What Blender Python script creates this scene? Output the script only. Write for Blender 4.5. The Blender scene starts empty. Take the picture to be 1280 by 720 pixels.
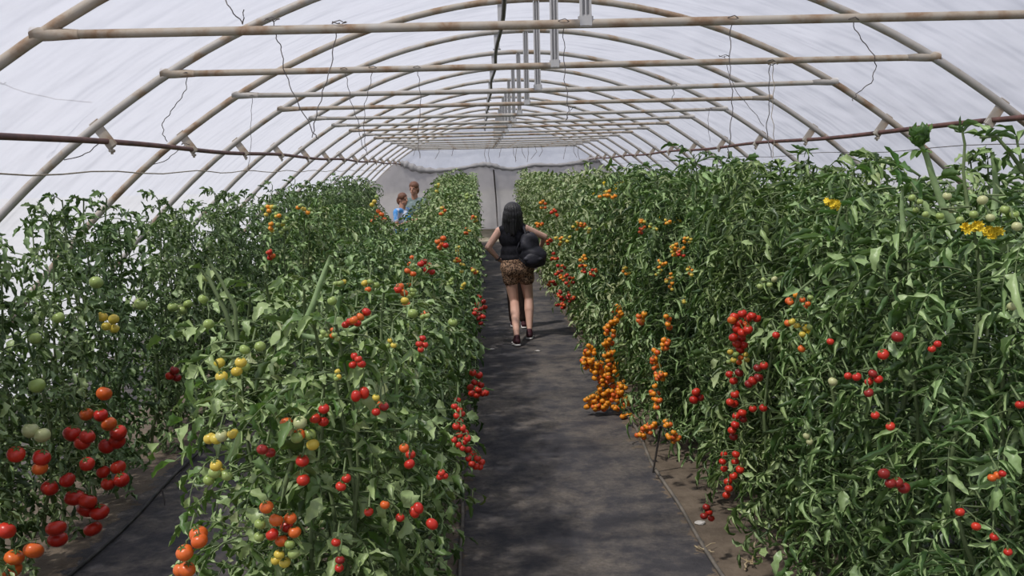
import bpy, bmesh, math, random
import numpy as np
from mathutils import Vector, Matrix, noise
random.seed(7); RNG = np.random.default_rng(11)
scene = bpy.context.scene
COL = scene.collection
PI = math.pi

# ------------------------------------------------------------------ camera geometry (solved from the hoops of the tunnel)
F, PITCH, YAW, ROLL = 1243.9, 0.11919, 0.030536, -0.025309
CAM = Vector((-0.458, 0.0, 1.99))
def ray(u, v):
    a, b = u-640, v-360
    u0 = a*math.cos(ROLL)+b*math.sin(ROLL); v0 = -a*math.sin(ROLL)+b*math.cos(ROLL)
    x, y, z = u0/F, 1.0, -v0/F
    y, z = y*math.cos(PITCH)+z*math.sin(PITCH), -y*math.sin(PITCH)+z*math.cos(PITCH)
    x, y = x*math.cos(YAW)+y*math.sin(YAW), -x*math.sin(YAW)+y*math.cos(YAW)
    return Vector((x, y, z))
def atY(u, v, Y): d = ray(u, v); return CAM+d*(Y/d.y)
def atZ(u, v, Z=0.0): d = ray(u, v); return CAM+d*((Z-CAM.z)/d.z)
def atX(u, v, X): d = ray(u, v); return CAM+d*((X-CAM.x)/d.x)

cd = bpy.data.cameras.new('camera'); cam = bpy.data.objects.new('camera', cd); COL.objects.link(cam)
fw = ray(640, 360).normalized(); rt = (ray(641, 360)-ray(640, 360)).normalized(); up = (ray(640, 359)-ray(640, 360)).normalized()
cam.matrix_world = Matrix(((rt.x, up.x, -fw.x, CAM.x), (rt.y, up.y, -fw.y, CAM.y), (rt.z, up.z, -fw.z, CAM.z), (0, 0, 0, 1)))
cd.sensor_width = 36; cd.lens = F/1280*36; cd.clip_end = 300
scene.camera = cam

# ------------------------------------------------------------------ materials
def nodes(m):
    m.use_nodes = True; nt = m.node_tree; nt.nodes.clear()
    out = nt.nodes.new('ShaderNodeOutputMaterial')
    return nt, nt.nodes, nt.links, out
def ramp(nt, src, stops):
    r = nt.nodes.new('ShaderNodeValToRGB')
    els = r.color_ramp.elements
    while len(els) < len(stops): els.new(0.5)
    for e, (p, c) in zip(els, stops): e.position = p; e.color = (*c, 1)
    nt.links.new(src, r.inputs[0]); return r.outputs[0]
def noise_n(nt, scale, detail=4, vec=None, rough=.55):
    n = nt.nodes.new('ShaderNodeTexNoise'); n.inputs['Scale'].default_value = scale; n.inputs['Detail'].default_value = detail
    n.inputs['Roughness'].default_value = rough
    if vec is not None: nt.links.new(vec, n.inputs['Vector'])
    return n.outputs['Fac']
def coords(nt, scale=(1, 1, 1), which='Object'):
    t = nt.nodes.new('ShaderNodeTexCoord'); mp = nt.nodes.new('ShaderNodeMapping'); mp.inputs['Scale'].default_value = scale
    nt.links.new(t.outputs[which], mp.inputs['Vector']); return mp.outputs[0]
def bump(nt, h, strength, dist=.01):
    b = nt.nodes.new('ShaderNodeBump'); b.inputs['Strength'].default_value = strength; b.inputs['Distance'].default_value = dist
    nt.links.new(h, b.inputs['Height']); return b.outputs[0]
def mixc(nt, fac, a, b, mode='MIX'):
    m = nt.nodes.new('ShaderNodeMix'); m.data_type = 'RGBA'; m.blend_type = mode
    for sock, v in ((m.inputs[0], fac), (m.inputs[6], a), (m.inputs[7], b)):
        if isinstance(v, (int, float)): sock.default_value = v
        elif isinstance(v, tuple): sock.default_value = (*v, 1)
        else: nt.links.new(v, sock)
    return m.outputs[2]
def simple(name, stops, scale=20, rough=.6, spec=.4, bs=0.0, stretch=(1, 1, 1), metal=0, detail=4, bscale=None):
    m = bpy.data.materials.new(name); nt, N, L, out = nodes(m)
    p = N.new('ShaderNodeBsdfPrincipled'); L.new(p.outputs[0], out.inputs[0])
    v = coords(nt, stretch); n = noise_n(nt, scale, detail, v)
    L.new(ramp(nt, n, stops), p.inputs['Base Color'])
    p.inputs['Roughness'].default_value = rough; p.inputs['Specular IOR Level'].default_value = spec; p.inputs['Metallic'].default_value = metal
    if bs: L.new(bump(nt, noise_n(nt, bscale or scale*3, 3, v), bs), p.inputs['Normal'])
    return m
def leaf_mat(name, top, top2, under, trans=.25):
    m = bpy.data.materials.new(name); nt, N, L, out = nodes(m)
    v = coords(nt); n = noise_n(nt, 13, 3, v); n2 = noise_n(nt, 60, 2, v)
    oi = N.new('ShaderNodeObjectInfo')
    ct = ramp(nt, n, [(.35, top), (.65, top2)])
    cu = mixc(nt, n2, under, tuple(c*1.25 for c in under))
    g = N.new('ShaderNodeNewGeometry')
    c = mixc(nt, g.outputs['Backfacing'], ct, cu)
    hs = N.new('ShaderNodeHueSaturation'); L.new(c, hs.inputs['Color'])
    mr = N.new('ShaderNodeMapRange'); mr.inputs[3].default_value = .482; mr.inputs[4].default_value = .512
    L.new(oi.outputs['Random'], mr.inputs[0]); L.new(mr.outputs[0], hs.inputs['Hue'])
    mr2 = N.new('ShaderNodeMapRange'); mr2.inputs[3].default_value = .82; mr2.inputs[4].default_value = 1.15
    L.new(n, mr2.inputs[0]); L.new(mr2.outputs[0], hs.inputs['Value'])
    p = N.new('ShaderNodeBsdfPrincipled'); L.new(hs.outputs[0], p.inputs['Base Color'])
    p.inputs['Roughness'].default_value = .42; p.inputs['Specular IOR Level'].default_value = .6
    L.new(bump(nt, n2, .35, .004), p.inputs['Normal'])
    t = N.new('ShaderNodeBsdfTranslucent'); L.new(mixc(nt, .6, hs.outputs[0], (.16, .30, .03)), t.inputs[0])
    mx = N.new('ShaderNodeMixShader'); mx.inputs[0].default_value = trans
    L.new(p.outputs[0], mx.inputs[1]); L.new(t.outputs[0], mx.inputs[2]); L.new(mx.outputs[0], out.inputs[0])
    return m
LEAFD = leaf_mat('leaf_dark', (.026, .060, .018), (.048, .095, .026), (.195, .285, .125), .18)
LEAFP = leaf_mat('leaf_pale', (.075, .130, .045), (.125, .200, .070), (.36, .46, .215), .2)
LEAFM = leaf_mat('leaf_mid', (.040, .088, .022), (.078, .148, .036), (.270, .380, .155), .2)
LEAFY = leaf_mat('leaf_yellowish', (.085, .140, .034), (.150, .215, .050), (.300, .350, .170), .25)
LEAFB = leaf_mat('leaf_bright', (.060, .150, .035), (.090, .215, .045), (.150, .260, .090), .4)
STEM = simple('green_stem', [(.3, (.085, .125, .045)), (.7, (.17, .225, .10))], 14, .6, .3)
STEMP = simple('pale_thick_stem', [(.3, (.17, .26, .10)), (.7, (.26, .36, .17))], 20, .55, .35, .2)
STEMB = simple('woody_stem', [(.3, (.11, .10, .05)), (.7, (.22, .21, .12))], 16, .75, .2)
STRAW = simple('dry_stalk', [(.3, (.33, .25, .14)), (.7, (.50, .42, .28))], 12, .8, .2)
CALYX = simple('calyx', [(.3, (.06, .12, .03)), (.7, (.11, .17, .05))], 30, .7, .2)
PETAL = simple('yellow_petal', [(.3, (.75, .52, .02)), (.7, (.85, .66, .06))], 30, .6, .2)
def fruit(name, a, b, rough=.24):
    m = bpy.data.materials.new(name); nt, N, L, out = nodes(m)
    p = N.new('ShaderNodeBsdfPrincipled'); L.new(p.outputs[0], out.inputs[0])
    oi = N.new('ShaderNodeObjectInfo'); n = noise_n(nt, 12, 2, coords(nt))
    c = mixc(nt, oi.outputs['Random'], a, b); c = mixc(nt, n, c, tuple(x*.8 for x in a))
    L.new(c, p.inputs['Base Color']); p.inputs['Roughness'].default_value = rough+.08; p.inputs['Specular IOR Level'].default_value = .42
    p.inputs['Subsurface Weight'].default_value = 0.0
    return m
FR = {'r': fruit('tomato_red', (.50, .022, .012), (.64, .055, .020)),
      'd': fruit('tomato_dark_red', (.26, .018, .013), (.36, .03, .02)),
      'o': fruit('tomato_orange', (.66, .115, .018), (.74, .18, .03)),
      'a': fruit('tomato_amber', (.80, .27, .018), (.85, .36, .03)),
      'y': fruit('tomato_yellow', (.62, .50, .07), (.66, .44, .06)),
      'g': fruit('tomato_green', (.27, .37, .09), (.38, .47, .17)),
      'p': fruit('tomato_pale', (.44, .48, .22), (.55, .52, .27))}
METAL = simple('weathered_pipe', [(.30, (.42, .40, .38)), (.54, (.37, .345, .31)), (.66, (.28, .20, .13)), (.76, (.40, .37, .33))], 7, .55, .4, .15, (1, 1, 1), 0, 8)
METALR = simple('rusty_pipe', [(.30, (.40, .38, .35)), (.50, (.36, .31, .25)), (.62, (.24, .155, .095)), (.75, (.40, .36, .31))], 6, .65, .3, .15, (1, 1, 1), 0, 8)
RUST = simple('dark_rusty_rail', [(.35, (.085, .045, .04)), (.65, (.16, .075, .06))], 10, .6, .3, .1)
BLACKPIPE = simple('black_pipe', [(.35, (.035, .032, .032)), (.65, (.07, .06, .055))], 10, .5, .4)
GALV = simple('galvanised_profile', [(.35, (.40, .40, .41)), (.65, (.50, .49, .48))], 10, .45, .5, .1, (1, 1, .2), 0)
PIPEG = simple('dusty_drip_pipe', [(.35, (.10, .092, .082)), (.65, (.20, .175, .145))], 9, .7, .25)
PIPEK = simple('dark_drip_pipe', [(.35, (.030, .030, .032)), (.65, (.075, .07, .065))], 9, .6, .3)
WIRE = simple('wire_dark', [(.35, (.09, .08, .08)), (.65, (.17, .15, .14))], 20, .6, .3)
TWINE = simple('twine_tan', [(.35, (.30, .25, .19)), (.65, (.40, .35, .28))], 20, .8, .2)
STONE = simple('pale_stone', [(.35, (.35, .33, .30)), (.65, (.55, .53, .50))], 20, .8, .2)
SKIN = simple('skin', [(.35, (.56, .33, .25)), (.65, (.63, .39, .30))], 6, .5, .35)
SKINT = simple('skin_tanned', [(.35, (.42, .21, .14)), (.65, (.50, .27, .19))], 6, .5, .35)
HAIRK = simple('black_hair', [(.35, (.008, .007, .008)), (.65, (.020, .018, .020))], 8, .38, .5, .6, (14, 14, 1.2), 0, 4, 14)
HAIRB = simple('brown_hair', [(.35, (.11, .045, .025)), (.65, (.20, .09, .05))], 8, .5, .4, .5, (14, 14, 1.2))
CLOTHK = simple('black_cloth', [(.35, (.010, .010, .013)), (.65, (.020, .020, .025))], 30, .85, .15, .3)
BAGK = simple('black_nylon', [(.35, (.012, .012, .017)), (.65, (.028, .028, .038))], 12, .55, .35, .4)
DARKTROUS = simple('dark_brown_cloth', [(.35, (.018, .012, .011)), (.65, (.035, .022, .018))], 20, .85, .15, .2)
CLOTHG = simple('grey_green_cloth', [(.35, (.13, .18, .18)), (.65, (.22, .28, .28))], 20, .85, .15, .2)
CLOTHW = simple('white_blue_cloth', [(.42, (.62, .66, .78)), (.52, (.10, .32, .70))], 9, .85, .15, .2)
DENIM = simple('denim', [(.35, (.05, .08, .14)), (.65, (.09, .13, .2))], 20, .85, .15, .2)
SHOEK = simple('dark_shoe', [(.35, (.03, .014, .018)), (.65, (.10, .03, .04))], 25, .6, .3)
SOLE = simple('white_sole', [(.35, (.62, .60, .58)), (.65, (.74, .72, .70))], 20, .6, .3)
BEIGE = simple('bleached_plank', [(.35, (.40, .36, .28)), (.65, (.58, .54, .44))], 5, .8, .2, .1, (1, 1, 8))
GREYWALL = None

def leopard():
    m = bpy.data.materials.new('leopard_print_cloth'); nt, N, L, out = nodes(m)
    p = N.new('ShaderNodeBsdfPrincipled'); L.new(p.outputs[0], out.inputs[0])
    v = coords(nt); vo = N.new('ShaderNodeTexVoronoi'); vo.inputs['Scale'].default_value = 52; L.new(v, vo.inputs['Vector'])
    c = ramp(nt, vo.outputs['Distance'], [(.18, (.17, .085, .04)), (.27, (.018, .011, .009)), (.42, (.02, .012, .010)), (.54, (.30, .18, .11)), (1, (.38, .24, .15))])
    L.new(c, p.inputs['Base Color']); p.inputs['Roughness'].default_value = .85; return m
LEOP = leopard()

def film(name, tint=(.335, .345, .39), clear=.38, opq=.15, wr=1.0):
    m = bpy.data.materials.new(name); nt, N, L, out = nodes(m)
    v = coords(nt, (1, .35, 1)); n1 = noise_n(nt, 1.0, 3, v, .5); v2 = coords(nt, (1.0, 2.2, .6)); n2 = noise_n(nt, 1.5, 2, v2, .45)
    b = bump(nt, n1, .55*wr, .25)
    bb = N.new('ShaderNodeBump'); bb.inputs['Strength'].default_value = .9*wr; bb.inputs['Distance'].default_value = .16
    L.new(n2, bb.inputs['Height']); L.new(b, bb.inputs['Normal'])
    dirt = ramp(nt, noise_n(nt, 3.3, 8, coords(nt), .7), [(.30, tuple(t*.90 for t in tint)), (.55, tint)])
    tr = N.new('ShaderNodeBsdfTranslucent'); L.new(dirt, tr.inputs[0]); L.new(bb.outputs[0], tr.inputs['Normal'])
    df = N.new('ShaderNodeBsdfDiffuse'); L.new(dirt, df.inputs[0]); L.new(bb.outputs[0], df.inputs['Normal'])
    m1 = N.new('ShaderNodeMixShader'); m1.inputs[0].default_value = opq; L.new(tr.outputs[0], m1.inputs[1]); L.new(df.outputs[0], m1.inputs[2])
    cl = N.new('ShaderNodeBsdfTransparent'); cl.inputs[0].default_value = (.97, .97, 1, 1)
    m2 = N.new('ShaderNodeMixShader'); m2.inputs[0].default_value = clear; L.new(m1.outputs[0], m2.inputs[1]); L.new(cl.outputs[0], m2.inputs[2])
    gl = N.new('ShaderNodeBsdfGlossy'); gl.inputs['Roughness'].default_value = .35; L.new(bb.outputs[0], gl.inputs['Normal'])
    m3 = N.new('ShaderNodeMixShader'); m3.inputs[0].default_value = .03; L.new(m2.outputs[0], m3.inputs[1]); L.new(gl.outputs[0], m3.inputs[2])
    L.new(m3.outputs[0], out.inputs[0]); return m
FILM = film('greenhouse_film')
FILME = film('end_film', (.66, .68, .76), .15, .3)
CURT = film('grey_curtain_film', (.52, .49, .47), .05, .45, .7)
ROLLM = simple('rolled_film_edge', [(.3, (.24, .235, .235)), (.7, (.36, .35, .35))], 4, .6, .3, .6, (.6, 4, 4))

def floor_mat():
    m = bpy.data.materials.new('ground_cloth'); nt, N, L, out = nodes(m)
    p = N.new('ShaderNodeBsdfPrincipled'); L.new(p.outputs[0], out.inputs[0])
    v = coords(nt); vs = coords(nt, (1.5, .9, 1))
    a = noise_n(nt, .9, 8, vs, .62); b = noise_n(nt, 4.5, 8, v, .7); c2 = noise_n(nt, 40, 4, v, .6)
    base = ramp(nt, b, [(.3, (.040, .039, .044)), (.7, (.078, .074, .078))])
    dust = ramp(nt, c2, [(.3, (.105, .090, .076)), (.7, (.19, .165, .14))])
    mul = N.new('ShaderNodeMath'); mul.operation = 'MULTIPLY'; L.new(a, mul.inputs[0]); L.new(b, mul.inputs[1])
    f = ramp(nt, mul.outputs[0], [(.20, (0, 0, 0)), (.34, (.85, .85, .85))])
    col = mixc(nt, f, base, dust)
    # strips of bare soil where the crop rows are planted: colour of the place itself, by distance from row centre
    sx = N.new('ShaderNodeSeparateXYZ'); L.new(v, sx.inputs[0])
    x = sx.outputs[0]
    def strip(x0, x1):
        mr = N.new('ShaderNodeMapRange'); ad = N.new('ShaderNodeMath'); ad.operation = 'ADD'
        wob = N.new('ShaderNodeMath'); wob.operation = 'MULTIPLY_ADD'; L.new(b, wob.inputs[0]); wob.inputs[1].default_value = .5; wob.inputs[2].default_value = -.25
        L.new(x, ad.inputs[0]); L.new(wob.outputs[0], ad.inputs[1])
        cm = N.new('ShaderNodeMath'); cm.operation = 'COMPARE'; L.new(ad.outputs[0], cm.inputs[0]); cm.inputs[1].default_value = (x0+x1)/2; cm.inputs[2].default_value = (x1-x0)/2
        return cm.outputs[0]
    s1 = strip(.64, 1.7); s2 = strip(-1.5, -.62); s3 = strip(-3.5, -2.65)
    mx = N.new('ShaderNodeMath'); mx.operation = 'MAXIMUM'; L.new(s1, mx.inputs[0]); L.new(s2, mx.inputs[1])
    mx2 = N.new('ShaderNodeMath'); mx2.operation = 'MAXIMUM'; L.new(mx.outputs[0], mx2.inputs[0]); L.new(s3, mx2.inputs[1])
    soil = ramp(nt, b, [(.3, (.085, .065, .048)), (.6, (.17, .135, .10)), (.8, (.24, .20, .155))])
    L.new(mixc(nt, mx2.outputs[0], col, soil), p.inputs['Base Color'])
    p.inputs['Roughness'].default_value = .82; p.inputs['Specular IOR Level'].default_value = .25
    bb = bump(nt, b, .5, .05); b2 = N.new('ShaderNodeBump'); b2.inputs['Strength'].default_value = .35; b2.inputs['Distance'].default_value = .006
    L.new(c2, b2.inputs['Height']); L.new(bb, b2.inputs['Normal']); L.new(b2.outputs[0], p.inputs['Normal'])
    return m

# ------------------------------------------------------------------ object helpers
def link(name, me, parent=None, loc=None):
    o = bpy.data.objects.new(name, me); COL.objects.link(o)
    if loc is not None: o.location = loc
    if parent is not None: o.parent = parent
    return o
def tag(o, label=None, cat=None, group=None, kind=None):
    if label: o['label'] = label
    if cat: o['category'] = cat
    if group: o['group'] = group
    if kind: o['kind'] = kind
    return o
def empty(name, loc): 
    o = bpy.data.objects.new(name, None); o.empty_display_size = .1; COL.objects.link(o); o.location = loc; return o
class MB:
    """collects vertices, faces and slot indices"""
    def __init__(s): s.v = []; s.f = []; s.m = []; s.n = 0
    def add(s, V, Fc, mi=0):
        V = np.asarray(V, float).reshape(-1, 3); Fc = np.asarray(Fc, int)
        s.v.append(V); s.f.append(Fc+s.n); s.m.append(np.full(len(Fc), mi)); s.n += len(V)
    def mesh(s, name, mats, smooth=True):
        me = bpy.data.meshes.new(name)
        V = np.concatenate(s.v).astype(np.float32)
        me.vertices.add(len(V)); me.vertices.foreach_set('co', V.ravel())
        sizes = np.concatenate([np.full(len(f), f.shape[1]) for f in s.f]); loops = np.concatenate([f.ravel() for f in s.f])
        me.loops.add(len(loops)); me.loops.foreach_set('vertex_index', loops.astype(np.int32))
        st = np.concatenate([[0], np.cumsum(sizes)[:-1]])
        me.polygons.add(len(sizes)); me.polygons.foreach_set('loop_start', st.astype(np.int32))
        me.polygons.foreach_set('material_index', np.concatenate(s.m).astype(np.int32))
        me.polygons.foreach_set('use_smooth', np.full(len(sizes), smooth))
        for m in mats: me.materials.append(m)
        me.update(calc_edges=True); me.validate(); return me
    def tube(s, pts, r, sides=8, mi=0, cap=True):
        P = np.asarray([tuple(p) for p in pts], float); n = len(P); r = np.broadcast_to(np.asarray(r, float), (n,))
        T = np.gradient(P, axis=0); T /= np.linalg.norm(T, axis=1)[:, None]+1e-12
        ref = np.array([0, 0, 1.]) if abs(T[:, 2]).mean() < .8 else np.array([1., 0, 0])
        A = np.cross(T, ref); A /= np.linalg.norm(A, axis=1)[:, None]+1e-12; B = np.cross(T, A)
        th = np.arange(sides)*2*PI/sides
        V = P[:, None]+r[:, None, None]*(np.cos(th)[None, :, None]*A[:, None]+np.sin(th)[None, :, None]*B[:, None])
        i = np.arange(n-1)[:, None]*sides; j = np.arange(sides)[None]; k = (j+1) % sides
        Fq = np.stack([i+j, i+k, i+sides+k, i+sides+j], -1).reshape(-1, 4)[:, ::-1]
        base = s.n
        s.add(V, Fq, mi)
        if cap:
            for ring, c, fl in ((0, P[0], 1), (n-1, P[-1], 0)):
                cc = s.n; s.v.append(c[None]); s.n += 1
                q = np.arange(sides); a = base+ring*sides+q; b = base+ring*sides+(q+1) % sides
                tri = np.stack([a, b, np.full(sides, cc)], -1)
                if not fl: tri = tri[:, ::-1]
                s.f.append(tri[:, ::-1]); s.m.append(np.full(sides, mi))
        return s
    def box(s, c, size, R=None, mi=0, bev=0):
        bm = bmesh.new(); bmesh.ops.create_cube(bm, size=1)
        for v in bm.verts: v.co = Vector((v.co.x*size[0], v.co.y*size[1], v.co.z*size[2]))
        if bev: bmesh.ops.bevel(bm, geom=bm.edges[:], offset=bev, segments=2, affect='EDGES')
        bmesh.ops.triangulate(bm, faces=bm.faces)
        V = [(R @ v.co if R else v.co)+Vector(c) for v in bm.verts]
        bm.verts.index_update(); s.add([tuple(v) for v in V], [[v.index for v in f.verts] for f in bm.faces], mi); bm.free(); return s
def quad(V, f): return V, f

# ------------------------------------------------------------------ the tunnel
S = 1.66
HY = [(1.52+n)*S for n in range(1, 16)]
PROF = [(0, 3.235), (.5, 3.205), (1.12, 3.07), (1.42, 2.965), (1.6, 2.89), (1.93, 2.745), (2.22, 2.58), (2.62, 2.31), (2.92, 2.08), (3.29, 1.73), (3.48, 1.54), (3.9, 1.08), (4.3, .56), (4.62, 0.0)]
def prof_pts(n=60, off=0.0):
    # parametrise by arc length, catmull-like smoothing via numpy interpolation
    xs = np.array([p[0] for p in PROF]); zs = np.array([p[1] for p in PROF])
    X = np.concatenate([-xs[::-1], xs[1:]]); Z = np.concatenate([zs[::-1], zs[1:]])
    d = np.concatenate([[0], np.cumsum(np.hypot(np.diff(X), np.diff(Z)))]); t = np.linspace(0, d[-1], n)
    x = np.interp(t, d, X); z = np.interp(t, d, Z)
    for _ in range(3):
        x[1:-1] = .25*x[:-2]+.5*x[1:-1]+.25*x[2:]; z[1:-1] = .25*z[:-2]+.5*z[1:-1]+.25*z[2:]
    if off:
        tx = np.gradient(x); tz = np.gradient(z); l = np.hypot(tx, tz); x = x-tz/l*off; z = z+tx/l*off
    return x, z
def prof_z(x): 
    px, pz = prof_pts(); return float(np.interp(x, px, pz))
ORD = ['first', 'second', 'third', 'fourth', 'fifth', 'sixth', 'seventh', 'eighth', 'ninth', 'tenth', 'eleventh', 'twelfth', 'thirteenth', 'fourteenth', 'fifteenth', 'sixteenth',
       'seventeenth', 'eighteenth', 'nineteenth', 'twentieth']
RX, RZ = 2.57, 2.215
hx, hz = prof_pts(72)
CW, CZ = 2.22, 2.575
m_hoop = MB(); m_hoop.tube([(x, 0, z) for x, z in zip(hx, hz)], .024, 10)
me_hoop = m_hoop.mesh('hoop', [METAL])
me_hoopr = m_hoop.mesh('hoop', [METALR])
def bar_mesh(sag):
    m = MB(); n = 13
    xs = np.linspace(-CW, CW, n)
    m.tube([(x, 0, CZ-sag*(1-(x/CW)**2)) for x in xs], .0185, 10)
    for s in (-1, 1): # hammered flat ends wrapping the hoop
        m.tube([(s*(CW-.16), 0, CZ), (s*(CW-.05), 0, CZ+.002), (s*(CW+.03), 0, CZ+.004)], [.0195, .027, .030], 10)
    return m
me_bar = bar_mesh(.0).mesh('crossbar', [METALR]); me_bar2 = bar_mesh(.012).mesh('crossbar', [METAL])
def post_mesh():
    m = MB(); z0, z1 = CZ-.01, 3.225; h = z1-z0; c = (z0+z1)/2
    m.box((0, 0, c), (.030, .006, h)); 
    for s in (-1, 1): m.box((s*.019, -.008, c), (.009, .022, h)); 
    m.box((0, -.010, c), (.006, .014, h))
    m.box((0, -.004, z0+.02), (.062, .03, .05), bev=.006)
    return m
me_post = post_mesh().mesh('centre_post', [GALV], False)
# rail bracket : flat plate from the hoop down to the rail with a bolt
def bracket_mesh(s):
    m = MB(); a = Vector((s*2.70, 0, 2.27+.02)); 
    a = Vector((s*2.735, 0, prof_z(2.735)-.01)); b = Vector((s*(RX-.0), 0, RZ-.005))
    # the plate lies across: upper end on the hoop a little outwards
    top = Vector((s*2.66, 0, prof_z(2.66)-.012)); bot = Vector((s*RX, 0, RZ))
    top = Vector((s*2.645, 0, prof_z(2.645)+.025)); bot = Vector((s*(RX-.012), 0, RZ-.03))
    d = (bot-top); L_ = d.length; ang = math.atan2(d.x, -d.z)
    R = Matrix.Rotation(-ang, 3, 'Y')
    w = .060
    m.box((top+bot)/2, (w, .012, L_+.03), R, bev=.002)
    m.box(bot+Vector((0, -.015, .0)), (.05, .03, .045), R, bev=.005)
    m.tube([bot+Vector((0, -.03, -.035)), bot+Vector((0, .03, -.035))], .010, 8)
    m.tube([bot+Vector((0, 0, .02)), bot+Vector((0, 0, -.055))], .008, 8)
    return m
me_brL = bracket_mesh(-1).mesh('rail_bracket', [METALR], False); me_brR = bracket_mesh(1).mesh('rail_bracket', [METALR], False)
RPX = -.26
def ridge_br():
    m = MB(); zt = prof_z(RPX)-.005; m.box((RPX, 0, zt-.065), (.048, .014, .15), bev=.003)
    m.tube([(RPX-.035, 0, zt-.145), (RPX+.035, 0, zt-.145)], .008, 8); m.box((RPX, 0, zt-.14), (.045, .03, .02), bev=.004)
    return m
me_rb = ridge_br().mesh('ridge_bracket', [GALV], False)
for i, y in enumerate(HY):
    h = empty('steel_hoop', (0, y, 0))
    lab = f'{ORD[i]} weathered steel hoop from the camera, with crossbar and centre post under the film'
    if i == 0: lab = 'nearest steel hoop, rust-flecked, its long crossbar spanning the top of the view'
    if i == 14: lab = 'last steel hoop standing against the far end film of the greenhouse'
    tag(h, lab, 'greenhouse frame', 'steel hoops holding up the film')
    link('hoop', me_hoopr if i in (0, 2) else me_hoop, h)
    link('crossbar', me_bar if i in (0, 1, 3, 6, 8) else me_bar2, h)
    link('centre_post', me_post, h)
    link('rail_bracket', me_brL, h); link('rail_bracket', me_brR, h)
    link('ridge_bracket', me_rb, h)
def straight_tube(name, pts, r, mat, label, cat, group=None, sides=8):
    m = MB(); m.tube(pts, r, sides); o = link(name, m.mesh(name, [mat])); return tag(o, label, cat, group)
ys = np.linspace(1.0, 27.3, 60)
for s, nm in ((-1, 'left'), (1, 'right')):
    pts = [(s*RX+.006*math.sin(y*2.1+s), y, RZ-.022+.010*math.sin(y*1.3)) for y in ys]
    straight_tube('purlin_pipe', pts, .0165, RUST, f'dark rusty pipe running lengthwise under the hoops along the {nm} side', 'pipe')
straight_tube('ridge_pipe', [(RPX+.01*math.sin(y*1.9), y, prof_z(RPX)-.165+.01*math.sin(y*1.1)) for y in ys], .016, BLACKPIPE, 'thin black pipe running lengthwise just below the ridge of the hoops', 'pipe')
# bracing wires along the film sides
straight_tube('bracing_wire', [(-2.86+.02*math.sin(y*1.7), y, 2.03+.012*math.sin(y*3.1)) for y in ys], .0045, TWINE, 'tan bracing wire stretched along the left side just under the rail', 'wire')
straight_tube('bracing_wire', [(2.88+.01*math.sin(y*1.7), y, 2.06+.012*math.sin(y*2.1)) for y in ys], .003, WIRE, 'thin dark bracing wire stretched along the right side just under the rail', 'wire')

# film skin
def film_mesh(y0, y1, off=.03):
    x, z = prof_pts(90, off); n = len(x)
    Y = np.arange(y0, y1+.001, S/8); V = []
    for y in Y:
        k = (y/S-1.52) % 1.0; sag = .020*math.sin(PI*k)
        tx = np.gradient(x); tz = np.gradient(z); l = np.hypot(tx, tz)
        nx, nz = -tz/l, tx/l
        w = np.array([noise.noise(Vector((a*.9, y*.55, b*.9)))+.5*noise.noise(Vector((a*2.1+y*.8, y*.5, b*2))) for a, b in zip(x, z)])*.022
        V.append(np.stack([x+nx*(w*math.sin(PI*k)-sag*.3), np.full(n, y), z+nz*(w*math.sin(PI*k)-sag)], -1))
    V = np.array(V); m = MB(); r = len(Y)
    i = np.arange(r-1)[:, None]*n; j = np.arange(n-1)[None]
    m.add(V, np.stack([i+j, i+j+1, i+n+j+1, i+n+j], -1).reshape(-1, 4))
    return m
YE = HY[-1]+.06
o = link('ceiling', film_mesh(-1.96, YE+.05).mesh('ceiling', [FILM])); tag(o, kind='structure')
def gable(y, zlow, mat, name):
    x, z = prof_pts(60, .03); m = MB(); ks = 9
    V = []; 
    for a, b in zip(x, z):
        for q in range(ks):
            t = q/(ks-1); zz = zlow+(max(b, zlow)-zlow)*t
            V.append((a, y+.03*noise.noise(Vector((a*1.3, zz*.4, 3))), zz))
    i = np.arange(len(x)-1)[:, None]*ks; j = np.arange(ks-1)[None]
    m.add(V, np.stack([i+j, i+ks+j, i+ks+j+1, i+j+1], -1).reshape(-1, 4))
    o = link(name, m.mesh(name, [mat])); tag(o, kind='structure'); return o
gable(YE, 1.4, FILME, 'wall_back')
gable(-1.96, 0, FILM, 'wall_front')
# rolled film edge across the end, with the grey curtain under it
def endp(u, v): return atY(u, v, YE-.12)
rollpx = [(501, 204), (507, 205.5), (517, 210), (530, 213), (545, 213.5), (562, 212), (580, 210), (596, 206.5), (607, 205.5), (617, 207), (628, 210.5), (640, 211.5), (655, 209), (668, 206), (685, 206.5), (700, 206.5), (716, 204.5), (730, 202), (742, 200), (750, 197.5), (755, 196)]
rp = [endp(*q) for q in rollpx]
rr = [.07, .10, .10, .09, .07, .06, .05, .06, .075, .07, .055, .05, .05, .06, .05, .05, .06, .08, .09, .10, .06]
m = MB(); fine = []; rad = []
for k in range(len(rp)-1):
    for t in np.linspace(0, 1, 5)[:-1]: fine.append(rp[k].lerp(rp[k+1], t)); rad.append((rr[k]*(1-t)+rr[k+1]*t)*(1+.22*math.sin(len(rad)*1.9)))
m.tube(fine, rad, 10); o = link('rolled_film', m.mesh('rolled_film', [ROLLM]))
tag(o, 'grey bunched roll of plastic film hanging across the far end wall', 'film roll')
cur = MB(); V = []; nx_ = 90; nz_ = 8
X0, X1 = -3.75, 3.75
for i in range(nx_):
    x = X0+(X1-X0)*i/(nx_-1)
    zt = float(np.interp(x, [p.x for p in rp], [p.z for p in rp])); zt = min(zt, prof_z(x)-.02)
    for j in range(nz_):
        t = j/(nz_-1); z = .36+(zt-.36)*t
        V.append((x, YE-.12+.03*math.sin(x*5)+.015*math.sin(x*13+1)*(1-t), z))
i = np.arange(nx_-1)[:, None]*nz_; j = np.arange(nz_-1)[None]
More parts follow.
